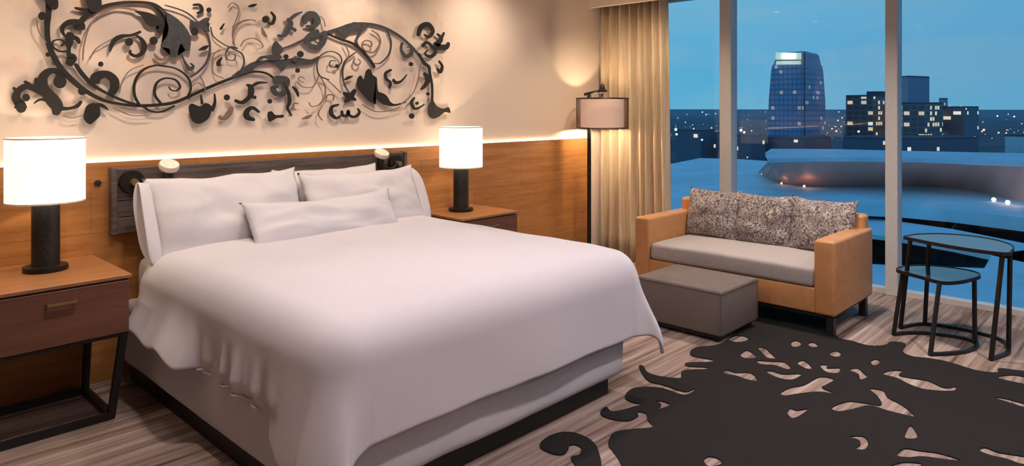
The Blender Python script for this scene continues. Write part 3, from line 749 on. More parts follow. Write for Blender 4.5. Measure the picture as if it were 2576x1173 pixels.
for n_, m_, off, pts in [
    ('main_stem', I, A0, [(345, -30, 22), (350, 100, 26), (340, 200, 26), (345, 300, 26), (370, 380, 28), (430, 490, 30), (520, 590, 32), (620, 670, 26), (740, 735, 22), (860, 765, 18), (1000, 780, 22), (1150, 775, 22), (1280, 755, 22), (1400, 705, 20), (1520, 650, 20), (1640, 600, 18), (1750, 560, 18), (1860, 530, 16), (1960, 545, 14), (2030, 600, 14)]),
    ('main_stem', I, A0, [(545, 470, 20), (600, 550, 24), (680, 630, 22), (800, 700, 16), (920, 750, 16), (1040, 785, 14), (1100, 820, 12), (1180, 825, 12), (1280, 780, 12)]),
    ('main_stem', I, A0, [(590, 160, 30), (640, 110, 30), (760, 50, 24), (900, 22, 20), (1050, 22, 22), (1130, 42, 26), (1180, 90, 40), (1230, 150, 50)]),
    ('main_stem', S, B0, [(400, 370, 10), (500, 335, 12), (600, 290, 14), (740, 245, 16), (850, 210, 16), (950, 180, 20), (1080, 180, 18), (1200, 215, 18), (1320, 290, 16), (1420, 390, 18), (1480, 470, 18)]),
    ('main_stem', I, B0, [(760, 250, 14), (850, 290, 16), (940, 320, 18), (1010, 370, 20), (1070, 440, 18), (1110, 500, 18)]),
    ('main_stem', S, B0, [(60, 575, 22), (130, 530, 32), (190, 500, 44), (240, 470, 30), (330, 455, 22), (440, 460, 40), (540, 450, 44), (640, 455, 30), (700, 420, 12)]),
    ('scroll', I, A0, [(580, 225, 50), (570, 180, 56), (510, 165, 36), (455, 200, 24), (455, 245, 16), (490, 285, 12)]),
    ('scroll', I, A0, [(510, 240, 30), (500, 310, 40), (500, 360, 18), (500, 400, 24), (520, 430, 50), (495, 485, 34)]),
    ('scroll', I, A0, [(515, 270, 30), (560, 290, 26), (575, 325, 14)]),
    ('scroll', I, A0, [(490, 380, 14), (430, 380, 12), (380, 345, 12), (385, 305, 10), (440, 295, 10), (465, 320, 12), (440, 340, 10)]),
    ('scroll', I, A0, [(540, 60, 14), (600, 75, 26), (700, 90, 30)]),
    ('scroll', I, A0, [(470, 580, 70), (420, 532, 40), (360, 525, 40), (310, 570, 44), (310, 640, 50), (340, 690, 60), (380, 740, 70), (410, 790, 60), (400, 850, 26)]),
    ('scroll', I, A0, [(320, 690, 44), (240, 650, 44), (180, 640, 40), (130, 670, 34), (110, 720, 40), (140, 770, 50), (145, 800, 60)]),
    ('scroll', I, A0, [(90, 645, 14), (125, 690, 20)]), ('scroll', I, A0, [(170, 600, 16), (215, 630, 26)]), ('scroll', I, A0, [(262, 575, 18), (262, 640, 28)]),
    ('scroll', I, A0, [(240, 765, 6), (290, 735, 16), (360, 745, 30)]), ('scroll', I, A0, [(420, 800, 40), (500, 800, 22), (560, 782, 22), (592, 745, 14)]),
    ('scroll', I, A0, [(700, 775, 36), (745, 780, 22), (790, 812, 6)]),
    ('scroll', I, A0, [(690, 620, 44), (700, 570, 54), (770, 548, 50), (830, 590, 46), (834, 650, 44), (805, 695, 36)]),
    ('scroll', I, A0, [(800, 385, 6), (825, 310, 24), (880, 272, 26), (960, 262, 18), (1030, 235, 16)]),
    ('scroll', I, A0, [(990, 265, 8), (1030, 290, 20), (1055, 345, 28), (1035, 395, 24), (990, 415, 22), (950, 395, 16), (955, 370, 10)]),
    ('scroll', V, A0, [(1125, 395, 8), (1150, 430, 20), (1190, 442, 20), (1235, 420, 12)]),
    ('scroll', I, A0, [(1410, 40, 14), (1460, 40, 18), (1478, 80, 18), (1440, 102, 14)]),
    ('scroll', V, A0, [(1600, 860, 26), (1640, 875, 26), (1682, 830, 32), (1700, 785, 16)]),
    ('scroll', I, B0, [(260, 830, 14), (205, 795, 24), (165, 825, 30), (170, 865, 34), (225, 885, 20)]),
    ('scroll', I, A0, [(1470, 700, 8), (1480, 770, 16)]), ('scroll', I, A0, [(1570, 690, 8), (1572, 760, 16), (1545, 820, 26)]),
    ('scroll', I, B0, [(75, 740, 18), (130, 757, 26), (180, 722, 26), (198, 680, 34), (190, 640, 28), (162, 626, 12)]), ('scroll', I, B0, [(200, 640, 16), (250, 612, 20), (320, 612, 8)]), ('scroll', I, B0, [(190, 710, 24), (235, 722, 22)]),
    ('scroll', S, B0, [(390, 265, 22), (440, 265, 22), (470, 220, 28), (490, 170, 26), (462, 140, 16)]), ('scroll', S, B0, [(480, 150, 18), (520, 115, 18), (575, 90, 8)]), ('scroll', S, B0, [(480, 200, 20), (530, 230, 22)]),
    ('scroll', S, B0, [(590, 180, 16), (615, 120, 44), (655, 110, 44), (685, 155, 40), (655, 195, 30), (600, 195, 14)]),
    ('scroll', S, B0, [(720, 235, 46), (740, 290, 26), (700, 345, 34), (640, 340, 30), (600, 300, 24), (640, 265, 44), (700, 240, 50)]),
    ('scroll', S, B0, [(360, 600, 34), (400, 585, 50), (455, 595, 44), (450, 650, 30), (430, 695, 34), (380, 690, 34), (358, 650, 28), (400, 640, 14)]),
    ('scroll', I, B0, [(440, 620, 12), (470, 680, 20), (480, 750, 22), (465, 800, 16), (498, 855, 8)]), ('scroll', V, B0, [(545, 765, 10), (512, 765, 12), (508, 800, 12), (530, 810, 6)]), ('scroll', I, B0, [(500, 640, 10), (530, 670, 20), (545, 715, 8)]),
    ('scroll', I, B0, [(845, 772, 12), (792, 790, 20), (788, 840, 24), (825, 872, 18), (855, 852, 10)]), ('scroll', I, B0, [(865, 815, 14), (870, 850, 20), (902, 852, 20), (912, 818, 18), (920, 850, 18), (960, 862, 18), (995, 832, 16), (980, 800, 10)]),
    ('scroll', I, B0, [(875, 685, 18), (920, 712, 38), (970, 740, 14)]), ('scroll', I, B0, [(965, 660, 20), (930, 712, 36), (885, 755, 16)]),
    ('scroll', I, B0, [(1110, 690, 34), (1170, 730, 62), (1215, 765, 30), (1260, 775, 14), (1340, 752, 6)]),
    ('scroll', S, B0, [(1310, 315, 16), (1302, 370, 18), (1340, 418, 26), (1378, 390, 24), (1372, 352, 12), (1345, 352, 6)]),
    ('scroll', I, B0, [(1232, 515, 14), (1190, 540, 20), (1190, 580, 18), (1222, 612, 20), (1215, 655, 10)]), ('scroll', I, B0, [(1240, 585, 16), (1262, 610, 24), (1302, 600, 14), (1345, 550, 6)]),
    ('scroll', I, B0, [(1425, 270, 22), (1448, 205, 34), (1500, 182, 32), (1535, 230, 26), (1505, 275, 20), (1470, 255, 10)]),
    ('scroll', I, B0, [(1565, 250, 14), (1600, 290, 20), (1560, 340, 46), (1630, 350, 36), (1655, 315, 18)]), ('scroll', I, B0, [(1620, 240, 12), (1590, 300, 24)]),
    ('scroll', I, B0, [(1455, 345, 20), (1490, 315, 20), (1530, 345, 20), (1555, 385, 22), (1520, 418, 24), (1478, 400, 14), (1500, 368, 8)]),
    ('scroll', I, B0, [(1430, 395, 16), (1470, 465, 24), (1505, 495, 22), (1512, 540, 18), (1530, 640, 16), (1528, 780, 16)]), ('scroll', I, B0, [(1578, 450, 14), (1604, 490, 18), (1588, 530, 26), (1562, 505, 10)]), ('scroll', I, B0, [(1465, 540, 20), (1500, 580, 36), (1478, 630, 24), (1445, 662, 12)]),
    ('scroll', I, B0, [(1402, 718, 10), (1378, 760, 22), (1402, 802, 18), (1442, 790, 12), (1475, 768, 8)]),
    ('scroll', I, B0, [(340, 90, 12), (368, 130, 18), (350, 178, 18), (318, 172, 10)]),
    # spirals and fine tendrils
    ('tendril', I, A0, [(1020, 780, 14), (980, 700, 14), (985, 600, 14), (1040, 520, 14), (1130, 485, 12), (1200, 490, 12), (1290, 510, 10), (1370, 570, 12), (1395, 650, 12), (1370, 715, 12)]),
    ('tendril', I, A0, [(1180, 770, 14), (1130, 700, 14), (1140, 620, 14), (1200, 580, 12), (1280, 590, 12), (1315, 640, 12), (1290, 670, 10), (1250, 665, 8), (1232, 640, 6)]),
    ('tendril', V, A0, [(870, 690, 5), (890, 600, 5), (950, 520, 5), (1050, 480, 5)]), ('tendril', V, A0, [(820, 790, 5), (950, 850, 6), (1100, 850, 5)]),
    ('tendril', V, A0, [(600, 450, 6), (610, 330, 7), (650, 200, 8), (720, 120, 12), (850, 62, 14), (1000, 80, 16)]), ('tendril', V, A0, [(650, 440, 5), (700, 360, 6), (820, 288, 6)]),
    ('tendril', V, A0, [(262, 150, 4), (275, 230, 5), (335, 320, 6)]), ('tendril', V, A0, [(450, 850, 5), (520, 870, 6), (600, 850, 5)]),
    ('tendril', S, A0, [(1200, 40, 8), (1350, 90, 9), (1450, 170, 8), (1520, 270, 9), (1535, 360, 11), (1510, 460, 12), (1450, 530, 12), (1390, 570, 10)]),
    ('tendril', S, A0, [(1325, 400, 8), (1350, 460, 12), (1385, 512, 26), (1412, 490, 14), (1390, 468, 8)]),
    ('tendril', S, A0, [(1540, 200, 6), (1560, 270, 6), (1630, 325, 6), (1700, 360, 8), (1770, 400, 8), (1785, 470, 8), (1750, 540, 8)]),
    ('tendril', S, A0, [(1740, 360, 12), (1680, 350, 12), (1650, 400, 6), (1665, 440, 6), (1712, 445, 6), (1720, 410, 5), (1692, 400, 4)]),
    ('tendril', V, A0, [(1640, 580, 5), (1570, 550, 6), (1550, 490, 6), (1560, 410, 6), (1610, 365, 6)]),
    ('tendril', V, A0, [(1720, 345, 6), (1700, 260, 6), (1720, 190, 7), (1800, 150, 6), (1870, 155, 5)]),
    ('tendril', V, A0, [(1700, 210, 5), (1735, 130, 6), (1745, 60, 6), (1700, 25, 5), (1665, 60, 4)]),
    ('tendril', V, A0, [(1760, 345, 6), (1790, 300, 6), (1850, 285, 7), (1905, 310, 6), (1925, 350, 5), (1885, 362, 4)]),
    ('tendril', V, A0, [(1540, 400, 5), (1600, 380, 6), (1650, 360, 5)]), ('tendril', V, A0, [(1460, 560, 6), (1490, 620, 6), (1500, 680, 6)]), ('tendril', V, A0, [(1400, 640, 5), (1440, 612, 6), (1500, 640, 5)]),
    ('tendril', V, B0, [(60, 330, 6), (70, 230, 6), (120, 170, 6), (200, 150, 6), (230, 162, 5)]),
    ('tendril', S, B0, [(770, 590, 8), (700, 560, 9), (680, 490, 8), (700, 420, 7), (770, 382, 7), (840, 402, 7), (862, 455, 7), (825, 495, 8), (775, 490, 6), (780, 452, 6), (820, 450, 6)]),
    ('tendril', V, B0, [(690, 560, 6), (680, 600, 6), (640, 645, 6), (570, 640, 6), (535, 600, 5)]), ('tendril', V, B0, [(580, 610, 5), (545, 590, 5), (560, 565, 5), (590, 585, 5)]),
    ('tendril', V, B0, [(700, 560, 6), (740, 640, 7), (735, 720, 7), (690, 775, 6), (640, 785, 6), (620, 755, 5)]), ('tendril', V, B0, [(755, 590, 6), (800, 630, 6), (860, 690, 6)]),
    ('tendril', V, B0, [(742, 740, 8), (760, 702, 9), (802, 706, 9), (798, 742, 7)]), ('tendril', V, B0, [(720, 780, 5), (690, 840, 6), (720, 890, 5)]),
    ('tendril', S, B0, [(1060, 190, 12), (1000, 240, 14), (970, 300, 12), (990, 350, 8)]), ('tendril', S, B0, [(1195, 225, 10), (1225, 310, 10), (1210, 400, 10), (1150, 465, 8), (1100, 470, 6)]),
    ('tendril', V, B0, [(1080, 225, 8), (1130, 260, 10), (1145, 320, 10), (1100, 385, 10), (1040, 380, 8), (1010, 335, 7), (1035, 302, 8), (1078, 312, 9), (1080, 345, 7), (1052, 345, 5)]),
    ('tendril', S, B0, [(970, 385, 6), (890, 450, 11), (868, 530, 11), (880, 620, 9), (920, 690, 8)]), ('tendril', V, B0, [(960, 430, 6), (950, 460, 10), (975, 485, 10), (1000, 460, 6), (980, 435, 5)]),
    ('tendril', V, B0, [(880, 320, 5), (915, 400, 6), (890, 460, 5)]), ('tendril', V, B0, [(1440, 480, 5), (1420, 600, 6), (1380, 700, 6), (1290, 775, 6)]),
    ('tendril', S, B0, [(640, 280, 6), (690, 320, 8), (730, 260, 6)]), ('tendril', V, B0, [(740, 200, 5), (730, 150, 5), (700, 120, 4)]),
    ('tendril', V, B0, [(1010, 770, 5), (1100, 820, 7), (1200, 820, 6), (1290, 790, 5)]),
    ('leaf', I, A0, [(1610, 222, 16), (1640, 175, 6)]), ('leaf', I, A0, [(1450, 372, 6), (1490, 358, 26), (1525, 338, 6)]), ('leaf', I, A0, [(1600, 490, 24), (1598, 460, 22), (1624, 425, 6)]), ('leaf', I, A0, [(1815, 52, 8), (1848, 45, 20), (1878, 34, 6)]),
    ('leaf', V, B0, [(565, 878, 5), (610, 865, 22), (645, 848, 5)]), ('leaf', I, B0, [(878, 592, 5), (910, 575, 20), (945, 562, 5)]), ('leaf', V, B0, [(272, 205, 6), (288, 250, 22), (312, 278, 5)]),
]: stroke(n_, pts, m_, off)
for m_, off, poly in [
    (S, A0, [(1150, 60), (1210, 90), (1290, 140), (1350, 200), (1392, 280), (1382, 372), (1350, 368), (1322, 325), (1300, 370), (1290, 424), (1240, 412), (1235, 365), (1180, 350), (1178, 320), (1220, 260), (1225, 190), (1190, 110)]),
    (I, A0, [(980, 85), (1060, 92), (1140, 120), (1197, 170), (1192, 215), (1165, 247), (1140, 230), (1157, 198), (1100, 195), (1060, 170), (1035, 125)]),
    (I, A0, [(610, 830), (630, 780), (680, 760), (720, 790), (725, 850), (690, 890), (650, 917), (608, 880)]),
    (I, A0, [(1378, 790), (1400, 765), (1460, 785), (1500, 760), (1545, 790), (1525, 870), (1460, 912), (1410, 898), (1388, 850)]),
    (S, A0, [(1390, 150), (1440, 165), (1500, 135), (1532, 140), (1515, 185), (1532, 235), (1500, 230), (1450, 208), (1395, 200)]),
    (I, A0, [(300, -30), (400, -30), (418, 50), (390, 78), (355, 60), (320, 10)]), (I, A0, [(620, -30), (720, -30), (735, 60), (700, 95), (650, 85), (630, 30)]),
    (I, B0, [(975, 590), (1000, 558), (1025, 590), (1040, 525), (1072, 512), (1092, 562), (1118, 575), (1122, 640), (1132, 700), (1092, 735), (1112, 770), (1060, 745), (1020, 700), (980, 650)]),
    (S, B0, [(830, 225), (900, 200), (950, 165), (1012, 185), (1005, 225), (930, 240), (890, 275), (850, 255)]),
    (S, B0, [(350, 340), (375, 305), (402, 330), (432, 370), (392, 410), (350, 395)]),
    (S, B0, [(225, 460), (260, 420), (330, 408), (390, 400), (420, 430), (350, 452), (300, 432), (250, 452)]), (S, B0, [(400, 470), (460, 475), (440, 510), (420, 528), (395, 500)]),
    (I, B0, [(1500, 780), (1530, 742), (1562, 785), (1610, 802), (1648, 792), (1660, 832), (1620, 828), (1575, 862), (1530, 875), (1500, 845)]),
    (I, B0, [(318, 830), (345, 822), (372, 848), (432, 848), (425, 868), (382, 872), (330, 898), (316, 870)]),
]: plate('leaf', poly, m_, off)
for m_, off, x, y, r in [(I, A0, 300, 122, 30), (I, A0, 342, 405, 17), (I, A0, 430, 605, 48), (I, A0, 145, 795, 38), (I, A0, 182, 720, 28), (I, A0, 730, 475, 19), (I, A0, 1118, 303, 30), (I, A0, 938, 312, 30), (I, A0, 595, 672, 32),
                         (I, A0, 1525, 77, 18), (I, A0, 1420, 237, 28), (I, A0, 1657, 720, 22), (I, B0, 300, 147, 26), (I, B0, 450, 420, 18), (I, B0, 555, 402, 24), (S, B0, 515, 440, 20), (I, B0, 535, 522, 17),
                         (I, B0, 330, 748, 17), (I, B0, 1370, 475, 16), (I, B0, 1495, 693, 13), (I, B0, 1375, 856, 20), (I, B0, 1415, 762, 12), (I, B0, 825, 490, 14)]:
    blob('bud', x, y, r, m_, off)

# ------------------------------------------------------------------ unseen ceiling downlights, added to fill the room with light
def fill_spot(x, y, e, size=100, blend=.6, tx=0, ty=0, col=(1, .80, .58), soft_=.08):
    t = thing('fill_ceiling_light', 'unseen round ceiling spot added as fill light', 'light', (x, y, CZ), 'unseen ceiling spots added as room fill')
    b = bmesh.new(); r = lathe(b, x, y, [(.075, CZ - .001), (.075, CZ - .010), (.055, CZ - .012), (.052, CZ - .003)], 32); obj('trim_ring', b, M['ceil'], t)
    b = bmesh.new(); r = lathe(b, x, y, [(.052, CZ - .004), (.03, CZ - .0045)], 32); cap(b, r[-1]); obj('lens', b, M['fill_spot'], t, recalc=False)
    l = bpy.data.lights.new('fill_spot_beam', 'SPOT'); l.energy = e; l.spot_size = math.radians(size); l.spot_blend = blend; l.color = col; l.shadow_soft_size = soft_
    o = bpy.data.objects.new('fill_spot_beam', l); C.objects.link(o); o.location = (x, y, CZ - .03)
    d = Vector((tx, ty, -1)); o.rotation_euler = d.to_track_quat('-Z', 'Y').to_euler()
WARM = (1, .88, .80)
fill_spot(1.3, 3.0, 82, 150, 1, 0, 0, WARM)
fill_spot(2.7, 3.0, 78, 150, 1, 0, 0, WARM)
for wx in (.2, 1.6, 3.0, 4.4): fill_spot(wx, 3.95, 62, 110, 1, 0, .75, (1, .80, .60))  # wall washers added to brighten the wall behind the bed
fill_spot(5.45, 3.75, 75, 120, .8, .25, .1, (1, .78, .52))
fill_spot(1.5, .9, 100, 150, 1, 0, 0, (1, .87, .90))  # cooler spots from here on include added daylight-like fill
fill_spot(3.4, .9, 140, 150, 1, 0, 0, (1, .87, .90))
fill_spot(5.3, 2.0, 150, 140, 1, 0, 0, WARM)
fill_spot(5.3, .2, 130, 140, 1, 0, 0, WARM)
fill_spot(3.2, -1.2, 110, 150, 1, 0, 0, (1, .90, .92))
#CITYBEGIN
# ------------------------------------------------------------------ the city far below the window
GZ = -58.0
def m_windows(name, wall, lit, cw, ch, thr, em, seed=0.0, glass=None):
    t = NT(name); tc = t.add('TexCoord'); sp = t.add('SeparateXYZ'); t.link(tc.outputs['Object'], sp.inputs[0])
    u = t.math('ADD', t.math('MULTIPLY', sp.outputs[0], .694 / cw), t.math('MULTIPLY', sp.outputs[1], -.72 / cw))
    v = t.math('MULTIPLY', sp.outputs[2], 1 / ch)
    cb = t.add('CombineXYZ'); t.link(t.math('FLOOR', u), cb.inputs[0]); t.link(t.math('FLOOR', v), cb.inputs[1]); cb.inputs[2].default_value = seed
    wn = t.add('TexWhiteNoise'); t.link(cb.outputs[0], wn.inputs['Vector'])
    fu = t.math('FRACT', u); fv = t.math('FRACT', v)
    def band(x, a, b): return t.math('MULTIPLY', t.math('GREATER_THAN', x, a), t.math('LESS_THAN', x, b))
    pane = t.math('MULTIPLY', band(fu, .12, .88), band(fv, .2, .85))
    on = t.math('MULTIPLY', t.math('GREATER_THAN', wn.outputs['Value'], thr), pane)
    t.base(t.mix(pane, wall, glass or wall)); t.b.inputs['Roughness'].default_value = .5
    sp2 = t.add('SeparateXYZ'); t.link(wn.outputs['Color'], sp2.inputs[0])
    t.link(t.mix(sp2.outputs[1], lit, (1.0, .93, .80, 1)), t.b.inputs['Emission Color'])
    t.link(t.math('MULTIPLY', on, t.math('MULTIPLY_ADD', sp2.outputs[0], em, em * .2)), t.b.inputs['Emission Strength'])
    return t.m
LIT = (1.0, .72, .40, 1)
M['tower'] = m_windows('blue_glass_tower_facade', (.16, .24, .34, 1), LIT, 2.2, 3.4, .92, .16, 3.0, (.20, .40, .66, 1))
M['low_lit'] = m_windows('lit_apartment_facade', (.22, .20, .20, 1), LIT, 2.8, 3.6, .68, .55, 8.0, (.12, .13, .15, 1))
M['dark_bld'] = m_windows('dim_building_facade', (.12, .15, .20, 1), LIT, 2.5, 3.4, .94, .6, 12.0, (.10, .16, .24, 1))
M['slab'] = m_windows('grey_blue_slab_facade', (.26, .33, .42, 1), LIT, 3, 3.4, .97, .5, 21.0, (.20, .30, .46, 1))
M['roof_dark'] = mat_plain('dark_flat_roof', (.10, .12, .15, 1), .9, 0, .1, .1, 0)
M['roof_blue'] = mat_plain('pale_metal_roof', (.60, .80, .86, 1), .6, 0, .12, .08, 0)
M['roof_far'] = mat_plain('pale_upper_roof', (.54, .70, .78, 1), .6, 0, .10, .08, 0)
M['brown_wall'] = mat_plain('copper_brown_cladding', (.95, .46, .38, 1), .6, 0, .12, .06, 0)
M['road'] = mat_plain('dark_road_and_trees', (.035, .040, .045, 1), .95, 0, .5, .15, 0)
M['sign'] = mat_emit('lit_rooftop_sign', (1.0, .98, .88, 1), 1.6)
M['sign_dim'] = mat_emit('lit_crown_glass', (.72, .80, .62, 1), .45)
M['white_light'] = mat_emit('white_street_light', (1.0, .92, .80, 1), 1.3)
M['amber_light'] = mat_emit('amber_street_light', (1.0, .55, .35, 1), 1.2)
M['red_light'] = mat_emit('red_beacon', (1.0, .25, .22, 1), 2.0)
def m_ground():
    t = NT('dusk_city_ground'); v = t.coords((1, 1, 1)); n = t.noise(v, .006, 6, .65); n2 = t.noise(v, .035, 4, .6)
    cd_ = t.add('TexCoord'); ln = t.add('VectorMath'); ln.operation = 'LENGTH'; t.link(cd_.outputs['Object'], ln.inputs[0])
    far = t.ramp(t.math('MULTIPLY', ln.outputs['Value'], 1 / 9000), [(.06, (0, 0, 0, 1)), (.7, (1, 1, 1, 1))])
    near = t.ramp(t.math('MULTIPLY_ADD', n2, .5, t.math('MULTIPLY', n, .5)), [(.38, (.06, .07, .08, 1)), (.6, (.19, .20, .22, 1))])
    t.base(t.mix(far, near, (.22, .29, .34, 1))); t.b.inputs['Roughness'].default_value = 1; t.b.inputs['Specular IOR Level'].default_value = 0  # dusk haze painted in: ground turns paler and bluer with distance
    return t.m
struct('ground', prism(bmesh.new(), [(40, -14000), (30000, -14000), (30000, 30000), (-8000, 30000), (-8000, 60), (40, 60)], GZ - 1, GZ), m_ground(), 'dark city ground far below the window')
def levels(bm, rings):
    vs = [[bm.verts.new(p) for p in r] for r in rings]; n = len(vs[0])
    for a, b in zip(vs, vs[1:]):
        for i in range(n): bm.faces.new((a[i], a[(i + 1) % n], b[(i + 1) % n], b[i]))
    bm.faces.new(vs[0][::-1]); bm.faces.new(vs[-1]); return bm
def plan(pxs, Z, y):
    """vertical tower section at picture height y: near left, corner, right, and two rear points"""
    z = EYE + (HY - y) / F * Z; out = []
    for px, dz in pxs:
        p = ond(px, y, Z + dz); out.append(Vector((p.x, p.y, z)))
    return out
def tower_thing(name, label, px, y, Z, group=None):
    p = ond(px, y, Z); return thing(name, label, 'building', (p.x, p.y, GZ), group)
ZT_ = 450
tw = tower_thing('office_tower', 'tall tapering blue glass office tower with a lit sign near its top', 2005, 300, ZT_)
def sec(l, c, r, y, k=0): return plan([(l, 14 + k), (c, 0 + k), (r, 24 + k), (r - 12, 52 - k), (l + 16, 52 - k)], ZT_, y)
yg = HY + F * (EYE - GZ) / ZT_
obj('facade', levels(bmesh.new(), [sec(1930, 2022, 2079, yg), sec(1931, 2022, 2078, 350), sec(1934, 2022, 2076, 250), sec(1940, 2023, 2071, 175), sec(1943, 2023, 2068, 160)]), M['tower'], tw)
obj('crown', levels(bmesh.new(), [sec(1946, 2023, 2066, 160, 2), sec(1953, 2024, 2060, 132, 4), sec(1958, 2024, 2055, 126, 8)]), M['slab'], tw)
def panel(pts, d, mat, name, par):
    bm = bmesh.new(); b = [ond(*p) for p in pts]; f = [ond(p[0], p[1], p[2] - d) for p in pts]
    va = [bm.verts.new(p) for p in f]; vb = [bm.verts.new(p) for p in b]; n = len(pts)
    bm.faces.new(va); bm.faces.new(vb[::-1])
    for i in range(n): bm.faces.new((va[i], vb[i], vb[(i + 1) % n], va[(i + 1) % n]))
    return obj(name, bm, mat, par)
panel([(1952, 132, 463), (2016, 133, 450), (2016, 150, 450), (1950, 150, 463)], 1, M['sign_dim'], 'sign_panel', tw)
panel([(1967, 135, 458), (1999, 135, 453), (1999, 147, 453), (1967, 147, 458)], 1.6, M['sign'], 'sign_lettering', tw)['label'] = 'bright white lit sign band'
panel([(1952, 154, 463), (2015, 153, 451), (2015, 162, 451), (1952, 163, 463)], 1, M['sign_dim'], 'light_band', tw)
bm = bmesh.new(); p0 = plan([(2022, -1.5), (2026, -1.0), (2026, 3), (2022, 3)], ZT_, 350); p1 = plan([(2022, -1.5), (2026, -1.0), (2026, 5), (2022, 5)], ZT_, 132)
obj('corner_fin', levels(bm, [p0, p1]), M['roof_dark'], tw)
def block(name, label, l, r, yt, Z, dep, mat, roof=None, group=None, corner=None):
    t = tower_thing(name, label, (l + r) / 2, yt, Z, group); c = corner or (l + (r - l) * .6)
    yg = HY + F * (EYE - GZ) / Z
    P = lambda y: plan([(l, dep * .25), (c, 0), (r, dep * .3), (r - (r - c) * .4, dep), (l + (c - l) * .15, dep)], Z, y)
    obj('facade', levels(bmesh.new(), [P(yg), P(yt)]), mat, t)
    q = P(yt); 
    obj('roof', levels(bmesh.new(), [q, [v + Vector((0, 0, 1.2)) for v in q]]), roof or M['roof_dark'], t)
    return t
block('podium_building', 'low dim building at the foot of the glass tower', 1925, 2092, 352, 430, 60, M['dark_bld'])
block('office_building', 'squat dark building with lit floors left of the right mullion', 2128, 2240, 243, 470, 60, M['low_lit'])
block('rooftop_plant', 'dark rooftop plant block above the squat lit building', 2180, 2236, 234, 490, 20, M['roof_dark'])
block('slab_tower', 'blue grey slab tower rising just right of the right mullion', 2262, 2338, 194, 560, 50, M['slab'], corner=2285)
block('apartment_building', 'brightly lit apartment building right of the right mullion', 2256, 2372, 262, 440, 50, M['low_lit'])
block('dim_building', 'dim dark building right of the brightly lit apartments', 2368, 2462, 272, 460, 60, M['dark_bld'])
block('small_tower', 'small dark tower top behind the lit apartments', 2362, 2384, 250, 620, 30, M['slab'])
block('low_building', 'long low dark building in front of the lit blocks', 2120, 2460, 352, 400, 40, M['dark_bld'])
block('low_building', 'low dark building seen through the left window pane', 1700, 1805, 332, 420, 60, M['dark_bld'])
block('low_building', 'low dark building between the left mullion and the glass tower', 1838, 1926, 345, 400, 50, M['dark_bld'])
block('white_building', 'small pale building at the right edge above the curved roof', 2528, 2640, 345, 420, 40, M['roof_blue'])
# convention hall with curved roofs
hall = thing('convention_hall', 'sprawling hall with pale metal roofs and brown curved wall', 'building', tuple(onz(2200, 480, -22)))
ZL, ZU = -22.0, -12.6
edge = [(1908, 432), (1925, 447), (1955, 459), (2000, 467), (2060, 470), (2130, 470), (2230, 468), (2320, 468), (2400, 472), (2460, 482), (2520, 496), (2576, 508), (2680, 530), (2800, 560)]
top = [(1935, 404), (1948, 404), (1968, 403), (2010, 402), (2060, 401), (2130, 401), (2230, 402), (2320, 404), (2400, 407), (2460, 410), (2520, 412), (2576, 414), (2680, 418), (2800, 422)]
bot = [onz(x, y, ZL) for x, y in edge]; tp = []
for (x, y), (x2, y2) in zip(edge, top):
    tp.append(onz(x2, y2, ZU))
bm = bmesh.new(); a = [bm.verts.new(p) for p in bot]; b = [bm.verts.new(p) for p in tp]; c = [bm.verts.new(p + Vector((0, 0, 1.0))) for p in tp]
for i in range(len(a) - 1): bm.faces.new((a[i], a[i + 1], b[i + 1], b[i]))
auto(obj('curved_wall', bm, M['brown_wall'], hall, recalc=False))['label'] = 'brown sloping curved wall'
far = [onz(2800, 388, ZU), onz(2576, 390, ZU), onz(2300, 384, ZU), onz(2100, 379, ZU), onz(1940, 378, ZU), onz(1925, 388, ZU)]
obj('upper_roof', prism(bmesh.new(), [(p.x, p.y) for p in tp] + [(p.x, p.y) for p in far], ZU - .6, ZU + .5), M['roof_far'], hall)
low = [(1500, 415), (1690, 412), (1760, 398), (1850, 400), (1930, 405), (2100, 395), (2900, 395), (2900, 560), (2576, 548), (2400, 528), (2260, 516), (2130, 512), (2000, 505), (1800, 540), (1500, 600)]
pl = [onz(x, y, ZL) for x, y in low]
obj('lower_roof', prism(bmesh.new(), [(p.x, p.y) for p in pl], ZL - 3, ZL), M['roof_blue'], hall)
r3 = [(2080, 533), (2160, 544), (2260, 557), (2400, 577), (2576, 612), (2900, 680), (2900, 760), (2576, 660), (2400, 622), (2260, 598), (2150, 585), (2040, 575)]
obj('canopy_roof', prism(bmesh.new(), [(p.x, p.y) for p in [onz(x, y, -26) for x, y in r3]], -27, -26), M['roof_blue'], hall)
r4 = [(2040, 655), (2200, 665), (2262, 668), (2400, 672), (2476, 675), (2496, 640), (2576, 630), (2900, 760), (2900, 1000), (2200, 900), (2000, 800)]
obj('terrace_roof', prism(bmesh.new(), [(p.x, p.y) for p in [onz(x, y, -26) for x, y in r4]], -27, -26), M['roof_blue'], hall)
rd = [(1900, 500), (2130, 505), (2576, 540), (2950, 600), (2950, 1100), (2300, 900), (1900, 800)]
tag(obj('park', prism(bmesh.new(), [(p.x, p.y) for p in [onz(x, y, -34) for x, y in rd]], -36, -34), M['road']), 'dark planted strip and road between the pale roofs', 'park')
bm = bmesh.new(); pts = [onz(x, y, -33.7) for x, y in ((2392, 580), (2405, 562), (2425, 545), (2450, 533))]
pts = [Vector(q) for q in spline([tuple(p) for p in pts], 6)]
for p, q in zip(pts, pts[1:]): bar(bm, p, q, .35, .2)
tag(obj('footpath', bm, M['roof_blue']), 'thin pale curved footpath on the dark planted strip', 'path')
